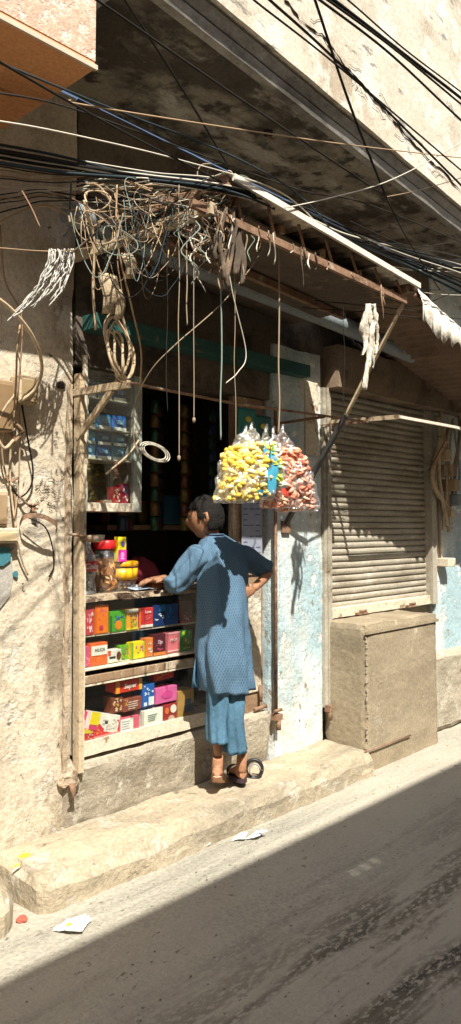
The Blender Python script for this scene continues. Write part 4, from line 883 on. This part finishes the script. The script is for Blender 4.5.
# frayed white thread bundle
Th = thing('frayed_thread', 'frayed white thread bundle hanging from wire at upper left', 'thread', at(62, 250, .37))
for s in range(46):
    x = random.uniform(48, 74); t = (x-48)/26; L = random.uniform(.45, 1.0); pts = []
    for k in range(9):
        u = k/8*L; pts.append((x-42*u*u*(1.1-t*.5)+random.uniform(-1.8, 1.8), 250+(72-14*t)*u+random.uniform(-1.5, 1.5), 37/100+random.uniform(-.02, .02)))
    if s < 40:
        mb = MB(); mb.tube(catmull([at(*p) for p in pts], 4), random.uniform(.0016, .0032), C('#bdb9b2', .9), 4); mb.build('strand', None, Th)
wire('thin wire from left edge to the tangle bearing frayed thread', [(-20, 246, .35), (0, 248, .35), (60, 251, .37), (120, 240, .75), (200, 205, .85)], .0026, M_tan)
for i, pts in enumerate([[(0, 225, .12), (5, 280, .12), (22, 320, .12), (17, 400, .1)], [(-15, 290, .4), (10, 308, .38), (32, 335, .34), (42, 365, .25), (36, 388, .18), (20, 402, .12)], [(20, 325, .3), (17, 350, .3), (16, 380, .2), (14, 410, .1)]]):
    wire(['brown cable descending the left wall from top edge', 'thick tan cable looping down into the meter box', 'thin tan cable dropping to the meter box'][i], pts, [.004, .008, .005][i], [M_wood, M_straw, M_tan][i], 'wall_cable')
# rag on the strut
mb = MB()
for st in range(7):
    x0 = 362+st*2.4; y1 = random.uniform(345, 392) if st not in (1, 2) else 390; ph = random.random()*6; rg = []
    w0 = random.uniform(.005, .012)
    for k in range(25):
        s_ = k/24; c = at(x0+(4.5-st)*.9*(1-s_)+1.6*math.sin(ph+s_*7), 304+(y1-304)*s_, .9+.006*st); w = w0*(1+.8*noise.noise(Vector((s_*11, st*3, 1))))*(1 if s_ < .8 else (1-s_)*4.5+.1)
        rg.append([c+RT*(x_*w)+Vector((0, .012*math.sin(x_*3+s_*9+st), 0)) for x_ in (-1, -.3, .4, 1)])
    mb.loft(rg, M_rag, False, False)
o = mb.build('hanging_rag'); md = o.modifiers.new('s', 'SOLIDIFY'); md.thickness = .002; tag(o, 'long dirty white rag hanging from the awning front corner', 'rag')

# ================================================================== METERS AND WIRING ON THE LEFT WALL
def wbox(name, label, cat, px0, px1, py0, py1, P, m, lid=None):
    a = at(px0, py0, P); b = at(px1, py1, P); root = thing(name, label, cat, ((a.x+b.x)/2, 0, (a.z+b.z)/2))
    mb = MB(); mb.box(min(a.x, b.x), max(a.x, b.x), -P, -.001, min(a.z, b.z), max(a.z, b.z), m, bev=.006); mb.build('casing', None, root)
    if lid: mb = MB(); mb.box(min(a.x, b.x)+.01, max(a.x, b.x)-.01, -P-.006, -P, min(a.z, b.z)+.01, max(a.z, b.z)-.02, lid, bev=.002); mb.build('cover', None, root)
    return root
wbox('meter_box', 'wooden box with brown cover high on the left wall', 'box', 20, 39, 374, 405, .09, M_woodlt, C('#9a8460', .6))
wbox('meter_box', 'rounded tan meter at the left edge beside the box', 'meter', -8, 14, 378, 432, .10, M_tan, C('#8a7050', .5))
wbox('junction_box', 'pale junction box low at the left edge of wall', 'box', -12, 19, 528, 543, .06, M_cream, C('#c9b48c', .6))
wbox('fuse_board', 'upright fuse board with ridges at the left edge', 'board', -10, 8, 490, 526, .05, M_woodlt, M_tan)
mb = MB(); a = at(9, 430, .06); mb.tube([a, a+Vector((.03, -.01, .03)), a+Vector((.07, 0, 0)), a+Vector((.03, 0, -.05)), a], .012, M_wood, 6); tag(mb.build('insulator'), 'dark curved insulator bracket under the rounded meter', 'bracket')
mb = MB(); c = [at(x, y, P) for x, y, P in [(20, 522, .02), (24, 515, .08), (36, 513, .11), (48, 516, .12), (57, 523, .10), (56, 530, .06)]]
for a, b in zip(catmull(c, 4), catmull(c, 4)[1:]): mb.prism([a, b, b+Vector((0, 0, -.022)), a+Vector((0, 0, -.022))], (0, 0, 0), (0, .004, 0), M_rust)
tag(mb.build('iron_strap'), 'curved flat iron strap bracket sticking out of left wall', 'strap')
for i, pts in enumerate([[(16, 400, .09), (12, 430, .06), (10, 470, .03), (12, 500, .03), (16, 528, .05)], [(22, 405, .08), (28, 440, .05), (33, 470, .04), (30, 488, .03), (20, 497, .03), (12, 488, .04)], [(5, 430, .07), (2, 450, .05), (6, 475, .03), (14, 492, .03), (16, 510, .03)], [(20, 400, .1), (20, 440, .04), (18, 490, .03), (14, 520, .05)], [(24, 516, .06), (44, 526, .08), (52, 545, .03), (54, 565, .02), (49, 577, .02)], [(18, 542, .05), (22, 560, .03), (28, 575, .02)], [(18, 495, .03), (26, 503, .04), (32, 508, .02)], [(14, 395, .1), (3, 410, .1), (-4, 430, .1), (4, 448, .1), (14, 440, .1)]]):
    wire(['tan cable from the meter down to the junction box', 'dark cable looping below the wooden meter box', 'tan cable bending beside the fuse board', 'straight grey cable down the left wall', 'thin cable dangling from the iron strap', 'short cable below the junction box', 'short dark clip wire left of the strap', 'thick pale cable looped round the rounded meter'][i], pts, [.006, .0045, .005, .004, .0035, .005, .006, .008][i], [M_straw, M_dark, M_tan, M_tan, M_dark, M_straw, M_rust, M_straw][i], 'wall_cable')
for i, (px, py) in enumerate([(32, 507), (10, 482)]):
    mb = MB(); q = at(px, py, .015)
    for k in range(6): mb.tube([q, q+Vector((random.uniform(-.03, .03), -.03, random.uniform(-.03, .03)))], .006, M_rust, 5)
    tag(mb.build('wire_clamp'), ['rusty spiked wire clamp right of the strap', 'small rusty wire clamp beside the fuse board'][i], 'clamp')
mb = MB(); q = at(61, 385, .01); mb.ball(q, (.03, .004, .02), C('#2a1c12', .9)); tag(mb.build('wall_hole'), 'small dark hole in the plaster near the bracket', 'hole')
# scratches on left wall
mb = MB()
for i in range(40):
    q = at(random.gauss(45, 10), random.gauss(490, 12), .011); a = random.uniform(-1, 1); mb.tube([q, q+Vector((.03*math.cos(a)*random.random()+.008, 0, .03*math.sin(a)))], .0015, C('#4a3828', .9), 4)
tag(mb.build('scratches', None, H), kind='stuff')

# right side wall: brackets, conduit tangles
rt = thing('conduit_stack', 'cluster of old conduits on the far right wall', 'conduit', at(447, 480, .05))
for i in range(8):
    x = random.uniform(437, 461); mb = MB(); mb.tube(catmull([at(x, 400+random.uniform(0, 30), .06), at(x+random.uniform(-6, 6), 440, .10), at(x+random.uniform(-8, 8), 480, .08), at(440+random.uniform(0, 14), 520+random.uniform(-8, 20), .04)], 6), random.uniform(.008, .02), random.choice([M_tan, M_pipe, M_woodlt, M_straw, M_wood]), 7); mb.build('conduit', None, rt)
bx = thing('switch_box', 'small pale switch box on the far right wall', 'box', at(437, 562, 0))
a = at(435, 558, 0); mb = MB(); mb.box(a.x, a.x+.13, -.12, -.005, a.z-.07, a.z, M_cream, bev=.005); mb.build('casing', None, bx); mb = MB(); mb.tube([(a.x+.03, -.03, a.z), (a.x+.02, -.03, a.z+.5)], .012, M_tan); mb.build('conduit', None, bx)
bar('bracket', at(430, 470, .02), at(447, 440, .4), .02, M_rust, rt)
for i in range(4):
    mb = MB(); q = at(446+4*i, 455+15*i, .12); mb.box(q.x-.03, q.x+.07, -.14, -.02, q.z-.05, q.z+.05, [M_woodlt, M_wood, M_tan, M_pipe][i], bev=.01); mb.build('conduit_box', None, rt)

# ================================================================== LITTER
def crumple(name, label, cat, px, py, z, sx_, sy_, sz_, col, seed, col2=None):
    q = atz(px, py, z); mb = MB(); b = bmesh.new(); bmesh.ops.create_icosphere(b, subdivisions=3, radius=1)
    for v in b.verts:
        n = noise.noise_vector(v.co*1.8+Vector((seed, 0, 0)))*.55+noise.noise_vector(v.co*4+Vector((seed, 0, 0)))*.3; v.co = Vector(((v.co.x+n.x)*sx_, (v.co.y+n.y)*sy_, max(0, (v.co.z+n.z+.7))*sz_))
    mb.merge(b, C(col, .6), Matrix.Translation(q), False)
    o = mb.build(name, None, None, q); tag(o, label, cat)
    if col2:
        mb = MB(); mb.box(q.x-sx_*.3, q.x+sx_*.15, q.y-.012, q.y+.008, q.z+sz_*1.5, q.z+sz_*1.5+.002, C(col2, .5)); mb.build('printed_mark', None, o)
    return o
def litter(label, px, py, z, poly, col, mark=None, h=.01):
    q = atz(px, py, z); mb = MB(); pts = [q+Vector((x, y, 0)) for x, y in poly]
    n = len(pts); c = q+Vector((0, 0, h)); vs = [mb.bm.verts.new(p+Vector((0, 0, .003+h*abs(math.sin(i*2.3))))) for i, p in enumerate(pts)]; cc = mb.bm.verts.new(c)
    for i in range(n): mb.face([vs[i], vs[(i+1) % n], cc], C(col, .6))
    bmesh.ops.subdivide_edges(mb.bm, edges=mb.bm.edges[:], cuts=4, use_grid_fill=True)
    for v in mb.bm.verts: nv = noise.noise_vector(v.co*38)*.007+noise.noise_vector(v.co*90)*.003; v.co += Vector((nv.x, nv.y, abs(nv.z)*1.6))
    o = mb.build('litter_paper', None, None, q); md = o.modifiers.new('s', 'SOLIDIFY'); md.thickness = .002; tag(o, label, 'litter')
    if mark: mb = MB(); mb.ball(q+Vector((mark[1], mark[2], h+.003)), (.014, .01, .003), C(mark[0], .6), None, 1); mb.build('printed_mark', None, o)
    return o
litter('white paper scrap with yellow mark at the shade edge', 76, 928, RZ+.004, [(-.075, .045), (.0, .06), (.07, .035), (.075, -.01), (.04, -.02), (-.01, -.06), (-.055, -.02)], '#ece9df', ('#dcc62a', -.02, .02), .012)
litter('crumpled white scrap left of pair on the sunlit lane', 241, 840, RZ+.004, [(-.045, .02), (.02, .03), (.05, 0), (.0, -.03)], '#dfe2e2', None, .02)
litter('blue and white wrapper right of pair on the sunlit lane', 257, 839, RZ+.004, [(-.05, .03), (.03, .03), (.06, -.02), (-.01, -.02)], '#d9dfe6', ('#54677c', .01, -.01), .025)
litter('tiny pale scrap on the sunlit lane by the step', 206, 847, RZ+.004, [(-.02, .01), (.02, .012), (.02, -.01)], '#e0dccf', None, .006)
crumple('crumpled_wrapper', 'crumpled pink red wrapper on the lane at left', 'litter', 22, 921, RZ+.004, .022, .018, .012, '#c05c4a', 3)
crumple('yellow_peel', 'yellow crumpled peel lying on the step at left', 'litter', 25, 857, .20, .026, .02, .007, '#cdb42c', 8)
crumple('yellow_scrap', 'small yellow scrap on the lane below the step', 'litter', 166, 863, RZ+.004, .012, .01, .005, '#c9b44a', 9)
crumple('green_scrap', 'thin greenish scrap beside the yellow peel', 'litter', 17, 866, .20, .018, .006, .004, '#b4ae3c', 12)
mb = MB(); q = atz(318, 734, .21); mb.ball(q+Vector((0, 0, .008)), (.014, .012, .01), M_wood, None, 1); tag(mb.build('pebble'), 'small brown pebble on the step near the platform', 'pebble')

# ================================================================== PERSON
def skin(verts, edges, radii, root=0, sub=2):
    me = bpy.data.meshes.new('sk'); me.from_pydata([tuple(v) for v in verts], edges, []); o = bpy.data.objects.new('sk', me); COL.objects.link(o)
    md = o.modifiers.new('k', 'SKIN'); md.use_smooth_shade = True
    for i, r in enumerate(radii):
        sv = me.skin_vertices[0].data[i]; sv.radius = (r, r) if not isinstance(r, tuple) else r; sv.use_root = (i == root)
    sb = o.modifiers.new('s', 'SUBSURF'); sb.levels = sub; sb.render_levels = sub
    bpy.context.view_layer.update(); m2 = bpy.data.meshes.new_from_object(o.evaluated_get(bpy.context.evaluated_depsgraph_get()))
    bpy.data.objects.remove(o); b = bmesh.new(); b.from_mesh(m2); bpy.data.meshes.remove(m2); return b
fwd = Vector((.34, .94, 0)).normalized(); rgt = Vector((fwd.y, -fwd.x, 0))      # body facing the counter
pel = at(223, 640, .27); lum = at(221, 605, .28); che = at(218, 570, .24); nk = at(213, 545, .19); nk2 = at(210, 533, .165); hd = at(205, 518, .15)
shL = at(199, 556, .18); shR = at(242, 556, .26); elL = at(175, 585, .10); wrL = at(164, 578, .02); elR = at(271, 572, .33); wrR = at(252, 590, .36)
hL = at(217, 655, .255); hR = at(236, 655, .28); kL = at(217, 708, .25); kR = at(236, 708, .29); aL = at(218, 757, .262); aR = at(242, 752, .27)
V = [pel, lum, che, nk, nk2, shL, elL, wrL, shR, elR, wrR, hL, kL, aL, hR, kR, aR]
E_ = [(0, 1), (1, 2), (2, 3), (3, 4), (2, 5), (5, 6), (6, 7), (2, 8), (8, 9), (9, 10), (0, 11), (11, 12), (12, 13), (0, 14), (14, 15), (15, 16)]
Rr = [.09, .075, .085, .05, .045, .038, .033, .023, .038, .032, .024, .055, .036, .024, .06, .042, .026]
body = MB(); body.merge(skin(V, E_, Rr, 0, 2), M_skin, None, True)
# feet: raised left foot, right foot in a sandal
def foot(ank, toe, heel, m, sole=None):
    d = (toe-heel); L = d.length; f = d.normalized(); s = Vector((f.y, -f.x, 0)).normalized(); u = s.cross(f)
    rg = []
    for t, w, h, hb in ((0, .014, .03, .0), (.06, .028, .045, .0), (.22, .031, .062, .0), (.40, .032, .055, .004), (.58, .038, .042, .003), (.76, .044, .030, 0), (.88, .042, .022, 0)):
        c = heel+f*(L*t)+u*(h*.5+hb); rg.append([c+s*(w*math.cos(a))+u*(h*.5*math.sin(a)) for a in [k*math.pi/8 for k in range(16)]])
    body.loft(rg, m)
    body.ball(heel+f*.028+u*.026, (.03, .03, .03), m)
    body.tube([heel+f*(L*.13)+u*.03, heel+f*(L*.14)+u*.055, ank], [.03, .03, .027], M_skin, 12)
    for k in range(5):
        off = (-.033+.0165*k); l = [.15, .165, .15, .13, .10][k] if True else .1; r = [.0125, .009, .0085, .008, .0075][k]
        b0 = heel+f*(L*.84)+s*off*(-1)+u*.012; body.tube([b0, b0+f*(L*l*.7), b0+f*(L*l)], [r, r, r*.6], m, 8)
        body.ball(b0+f*(L*l), r*.8, m, None, 1)
    if sole:
        rg = []
        for t, w in ((.02, .014), (.1, .026), (.3, .026), (.5, .028), (.7, .036), (.86, .038)):
            c = heel+f*(L*t)-u*.001; rg.append([c+s*(w*math.cos(a))+u*(.006*math.sin(a)) for a in [k*math.pi/6 for k in range(12)]])
        body.loft(rg, sole)
STZ = .205
heelL = at(217, 776, .27); toeL = heelL+Vector((.16, .14, 0)); toeL.z = STZ+.012; heelL.z = max(heelL.z, STZ+.07)
foot(aL, toeL, heelL, M_skin, M_sole)
heelR = at(243, 770, .27); toeR = heelR+Vector((.10, .17, 0)); heelR.z = max(STZ+.055, min(heelR.z, .26)); toeR.z = STZ+.035
foot(aR, toeR, heelR, M_skin)
# hands
def hand(w, d, up, curl, m=M_skin, mirror=1):
    d = d.normalized(); up = (up-d*up.dot(d)).normalized(); s = d.cross(up)*mirror
    body.loft([[w+d*t+s*(ww*math.cos(a))+up*(hh*math.sin(a)) for a in [k*math.pi/7 for k in range(14)]] for t, ww, hh in ((-.01, .022, .018), (.02, .032, .016), (.055, .04, .014), (.085, .038, .012))], m)
    for k in range(4):
        b0 = w+d*.08+s*(-.029+.0193*k); L = [.062, .074, .07, .056][k]; pts = [b0]; dd = d.copy()
        for j in range(3):
            dd = (dd-up*curl).normalized(); pts.append(pts[-1]+dd*(L*[.45, .32, .23][j]))
        body.tube(pts, [.009, .0088, .008, .006], m, 8); body.ball(pts[-1], .006, m, None, 1)
    t0 = w+d*.02-s*.026; body.tube([t0, t0-s*.025+d*.022-up*.006, t0-s*.032+d*.05-up*.012], [.012, .0105, .007], m, 8)
# left forearm rests on the counter, hand flat
wrL2 = Vector((wrL.x, wrL.y, 1.335))
hand(wrL, Vector((-.9, .35, -.08)), Vector((0, 0, 1)), .22)
hand(wrR, (at(243, 596, .37)-wrR)+Vector((-.02, .04, 0)), Vector((-.1, -1, .1)), .18, mirror=-1)
# head turned to his left
hf = Vector((-.62, .74, -.12)).normalized(); hs = Vector((hf.y, -hf.x, 0)).normalized(); hu = hs.cross(hf)
if hu.z < 0: hu = -hu
b = bmesh.new(); bmesh.ops.create_icosphere(b, subdivisions=4, radius=1)
for v in b.verts:
    x, y, z = v.co; yy = y
    wx = .074*(1-.22*max(0, -z)); ly = .094; lz = .112
    X, Y, Z = x*wx, y*ly, z*lz
    if z < 0: Y = Y*(1+.25*z) + .012*(-z)
    if y > 0:
        Y += .026*math.exp(-((x/.16)**2+((z+.12)/.20)**2))          # nose
        Y += .010*math.exp(-((x/.32)**2+((z+.46)/.10)**2))          # lips
        Y -= .010*math.exp(-(((abs(x)-.38)/.18)**2+((z-.06)/.13)**2))  # eye sockets
        Y += .008*math.exp(-((x/.3)**2+((z+.85)/.18)**2))           # chin
        Y += .006*math.exp(-(((abs(x)-.3)/.3)**2+((z-.24)/.08)**2)) # brow
    v.co = hd+hs*X+hf*Y+hu*Z
body.merge(b, M_skin, None, True)
for sx_ in (-1, 1):
    e = hd+hs*(.028*sx_)+hf*.080+hu*.006; body.ball(e-hf*.003, (.011, .011, .006), C('#8a7a70', .4)); body.ball(e+hf*.004, .006, C('#1a0f0a', .2))
    ear = hd+hs*(.074*sx_)-hf*.006-hu*.006; body.tube([ear+hu*.028+hf*.006, ear+hu*.03-hf*.012+hs*sx_*.008, ear-hf*.016+hs*sx_*.010, ear-hu*.03-hf*.002], [.007, .009, .009, .007], M_skin, 8)
    body.ball(ear, (.008, .014, .022), M_skin)
body.tube([nk, nk2, hd-hu*.05-hf*.01], [.056, .05, .054], M_skin, 14)
person = body.build('person', None, None, Vector((pel.x, pel.y, STZ)))
tag(person, 'person in blue kurta and loose trousers leaning on the counter, seen from behind', 'person')
# hair
mb = MB(); b = bmesh.new(); bmesh.ops.create_icosphere(b, subdivisions=4, radius=1)
for f_ in list(b.faces):
    c = f_.calc_center_median()
    if (c.y > .35 and c.z < .42) or c.z < -.62 or (abs(c.x) > .7 and c.z < -.05 and c.y > -.12): b.faces.remove(f_)
for v in b.verts:
    x, y, z = v.co; n = 1.10+.09*noise.noise(v.co*5)+.06*noise.noise(v.co*16)+.04*noise.noise(v.co*37)
    v.co = hd+hs*(x*.076*n)+hf*(y*.095*n-.004)+hu*(z*.114*n+.004)
mb.merge(b, M_hair, None, True); o = mb.build('hair', None, person); md = o.modifiers.new('s', 'SOLIDIFY'); md.thickness = .01
# cloth material with small printed motif
mk = bpy.data.materials.new('blue_printed_cotton'); mk.use_nodes = True; n = mk.node_tree.nodes; l = mk.node_tree.links; bs = n['Principled BSDF']; bs.inputs['Roughness'].default_value = .85; bs.inputs['Specular IOR Level'].default_value = .15
uvn = n.new('ShaderNodeUVMap'); mp = n.new('ShaderNodeMapping'); mp.inputs['Scale'].default_value = (1, 1, 1); l.new(uvn.outputs[0], mp.inputs[0])
vo = n.new('ShaderNodeTexVoronoi'); vo.inputs['Scale'].default_value = 1; vo.inputs['Randomness'].default_value = 0.0; mp.inputs['Scale'].default_value = (105, 105, 105); mp.inputs['Rotation'].default_value = (0, 0, R_(45)); l.new(mp.outputs[0], vo.inputs['Vector'])
mr = n.new('ShaderNodeMapRange'); l.new(vo.outputs['Distance'], mr.inputs[0]); mr.inputs[1].default_value = .28; mr.inputs[2].default_value = .36
tc = n.new('ShaderNodeTexCoord'); nz = n.new('ShaderNodeTexNoise'); nz.inputs['Scale'].default_value = 7; nz.inputs['Detail'].default_value = 5; l.new(tc.outputs['Object'], nz.inputs['Vector'])
mx0 = n.new('ShaderNodeMix'); mx0.data_type = 'RGBA'; l.new(nz.outputs[0], mx0.inputs[0]); mx0.inputs[6].default_value = (.085, .155, .235, 1); mx0.inputs[7].default_value = (.12, .205, .29, 1)
mx = n.new('ShaderNodeMix'); mx.data_type = 'RGBA'; l.new(mr.outputs[0], mx.inputs[0]); mx.inputs[6].default_value = (.055, .105, .17, 1); l.new(mx0.outputs[2], mx.inputs[7]); l.new(mx.outputs[2], bs.inputs['Base Color'])
bp = n.new('ShaderNodeBump'); bp.inputs['Strength'].default_value = .9; bp.inputs['Distance'].default_value = .02; nz2 = n.new('ShaderNodeTexNoise'); nz2.inputs['Scale'].default_value = 16; nz2.inputs['Detail'].default_value = 4
mp2 = n.new('ShaderNodeMapping'); mp2.inputs['Scale'].default_value = (1, 1, .4); l.new(tc.outputs['Object'], mp2.inputs[0]); l.new(mp2.outputs[0], nz2.inputs['Vector']); l.new(nz2.outputs[0], bp.inputs['Height']); l.new(bp.outputs[0], bs.inputs['Normal'])
M_trou = M('plain_blue_cotton', (.06, .145, .225), (.09, .185, .27), 6, .9, .5, 16)
def cloth(name, rings, m, parent, closed=True, folds=.006, kf=9, seed=0, uv=True, start=0, cap=False):
    """rings: (centre, rx, ry, axis_r, axis_f, fold strength)"""
    mb = MB(); N = 72; out = []
    for j, (c, rx, ry, ar, af, fs) in enumerate(rings):
        ring = []
        for k in range(N):
            a = 2*math.pi*k/N; f = folds*fs*(math.sin(kf*a+seed+j*.22)+.6*math.sin(kf*1.7*a+seed*2-j*.35))
            r1 = rx+f; r2 = ry+f; ring.append(c+ar*(r1*math.cos(a))+af*(r2*math.sin(a)))
        out.append(ring)
    # refine along length
    fine = []
    for j in range(len(out)-1):
        p0 = out[max(0, j-1)]; p1 = out[j]; p2 = out[j+1]; p3 = out[min(len(out)-1, j+2)]
        for q in range(5):
            t = q/5; fine.append([.5*((2*b_)+(c_-a_)*t+(2*a_-5*b_+4*c_-d_)*t*t+(3*b_-a_-3*c_+d_)*t**3) for a_, b_, c_, d_ in zip(p0, p1, p2, p3)])
    fine.append(out[-1])
    for r in fine:
        for i_, p in enumerate(r): r[i_] = p+noise.noise_vector(Vector((p.x*15+p.z*4, p.y*15, p.z*3.2+seed)))*.010+noise.noise_vector(Vector((p.x*7, p.y*7, p.z*5+seed)))*.011*min(1, folds*200)+noise.noise_vector(Vector((p.x*17, p.y*17, p.z*13+seed)))*.004
    mb.loft(fine, m, True, cap, True)
    uvl = mb.bm.loops.layers.uv.new('UVMap'); 
    mb.bm.verts.index_update(); mb.bm.verts.ensure_lookup_table()
    for f_ in mb.bm.faces:
        us = [(l_.vert.index % N) for l_ in f_.loops]; wrap = max(us)-min(us) > N/2
        for l_, u in zip(f_.loops, us):
            if wrap and u == 0: u = N
            l_[uvl].uv = (u/N*.95, (l_.vert.index//N)*.012)
    o = mb.build(name, None, parent); md = o.modifiers.new('s', 'SOLIDIFY'); md.thickness = .003; return o
def pxw(px, py, P, w):   # half width in metres for w pixels at that depth
    d = at(px, py, P)-CAM; return w/FPX*d.dot(FW)/2
def ring(pxa, pxb, py, P, ry, fs=1, tilt=0):
    c = at((pxa+pxb)/2, py, P); ar = (rgt*1).normalized(); 
    w = pxw((pxa+pxb)/2, py, P, pxb-pxa)
    return (c, w/abs(ar.dot(RT)), ry, ar, fwd, fs)
K = cloth('kurta', [ring(205, 221, 535, .175, .062, .1), ring(201, 230, 540, .19, .09, .2), ring(198, 242, 547, .215, .105, .3), ring(198, 246, 560, .235, .115, .4), ring(199, 246, 578, .25, .115, .6), ring(200, 246, 600, .265, .11, 1), ring(199, 247, 625, .27, .12, 1.1), ring(198, 249, 645, .27, .13, 1.3), ring(200, 250, 668, .27, .135, 1.8), ring(204, 251, 690, .27, .135, 2.2)], mk, person, folds=.0062, kf=6, seed=1.3)
def sleeve(name, pts, rad, seed):
    rg = []; n = len(pts)
    for i, (p, r) in enumerate(zip(pts, rad)):
        t = (pts[min(i+1, n-1)]-pts[max(0, i-1)]).normalized(); u = t.cross(Vector((0, 0, 1))).normalized(); v = u.cross(t); rg.append((p, r, r*.95, u, v, 1.0))
    return cloth(name, rg, mk, person, folds=.004, kf=4, seed=seed)
sleeve('sleeve', [shL+Vector((.05, .01, -.01)), shL+Vector((0, 0, -.01)), shL.lerp(elL, .45), shL.lerp(elL, .85), elL+Vector((-.012, 0, .002)), elL.lerp(wrL, .2)], [.062, .078, .07, .064, .063, .060], 2)
sleeve('sleeve', [shR+Vector((-.06, 0, -.01)), shR+Vector((0, 0, -.01)), shR.lerp(elR, .4), shR.lerp(elR, .75), elR+Vector((-.01, 0, .012))], [.06, .078, .066, .058, .050], 5)
mb = MB(); c_, rx_, ry_, ar_, af_, _f = ring(205, 221, 534.5, .175, .064, .1)
mb.tube([c_+ar_*((rx_+.004)*math.cos(a))+af_*(ry_*math.sin(a)) for a in [2*math.pi*k/32 for k in range(33)]], .009, mk, 8, flat=.6); mb.build('collar', None, person)
# slit flap showing the front panel
mb = MB(); rg = []
for k in range(9):
    s = k/8; y = 630+58*s; rg.append([at(200+x_*(1-s*.1)-3*s, y, .17+.03*math.sin(x_)) for x_ in (-6*s-.5, -3*s, 0, 3)])
mb.loft(rg, M('dark_kurta_lining', (.06, .13, .20), (.08, .17, .25), 8, .9, .3, 20), False, False); o = mb.build('kurta_front_panel', None, person); md = o.modifiers.new('s', 'SOLIDIFY'); md.thickness = .003
def leg(name, pts, seed):
    return cloth(name, [ring(a, b_, y, P, ry, fs) for a, b_, y, P, ry, fs in pts], M_trou, person, folds=.0065, kf=5, seed=seed)
leg('trousers', [(206, 248, 640, .27, .10, .4), (207, 246, 662, .27, .10, .5), (209, 244, 674, .27, .09, .6)], 4)
leg('trouser_leg', [(206, 229, 665, .255, .08, .7), (207, 228, 700, .255, .078, .8), (208, 227, 722, .258, .074, .9), (209, 226, 742, .262, .072, 1.0)], 2)
leg('trouser_leg', [(222, 245, 665, .29, .078, .7), (221, 243, 700, .295, .076, .9), (222, 243, 725, .295, .076, 1.1), (224, 246, 751, .29, .080, 1.3)], 7)
# sandals
def sandal(label, heel, toe, lift, col):
    d = (toe-heel); f = Vector((d.x, d.y, 0)).normalized(); s = Vector((f.y, -f.x, 0)); L = d.length*1.08; root = thing('sandal', label, 'sandal', heel)
    f = d.normalized(); u = s.cross(f); u = u if u.z > 0 else -u
    mb = MB(); top = []; n = 28; poly = []
    for k in range(n):
        a = 2*math.pi*k/n; x = (L/2)*math.cos(a); w = .045*(1+.12*math.cos(a)) ; poly.append(heel+f*(L/2-.01+x)+s*(w*math.sin(a))-u*(lift+.022))
    mb.prism(poly, (0, 0, 0), u*.022, col); mb.build('sole', None, root)
    mb = MB(); c = heel+f*(L*.62)
    pts = [c+s*.046-u*(lift+.005), c+s*.042+u*.03, c+u*.048, c-s*.042+u*.03, c-s*.046-u*(lift+.005)]
    for a, b_ in zip(catmull(pts, 5), catmull(pts, 5)[1:]): mb.prism([a, b_, b_+f*.035, a+f*.035], (0, 0, 0), u*.003, C('#2a1d1c', .5))
    mb.build('strap', None, root); return root
sandal('purple brown sandal under the right foot', heelR, toeR, .0, C('#3a2630', .5))
q = at(254, 764, .20); q.z = STZ
rs = thing('spare_sandal', 'dark sandal standing on edge beside the foot', 'sandal', q)
mb = MB(); rg = [q+Vector((.0, 0, .055))+RT*(.046*math.cos(a))+Vector((0, 0, .052*math.sin(a))) for a in [2*math.pi*k/24 for k in range(25)]]
mb.tube(rg, .011, C('#1b1718', .5), 8); mb.build('sole', None, rs)
mb = MB(); mb.tube([q+Vector((-.01, -.015, .055))+RT*(.030*math.cos(a))+Vector((0, 0, .034*math.sin(a))) for a in [2*math.pi*k/20 for k in range(14)]], .006, C('#9a8f84', .5), 6); mb.build('strap', None, rs)

S.render.engine = 'CYCLES'
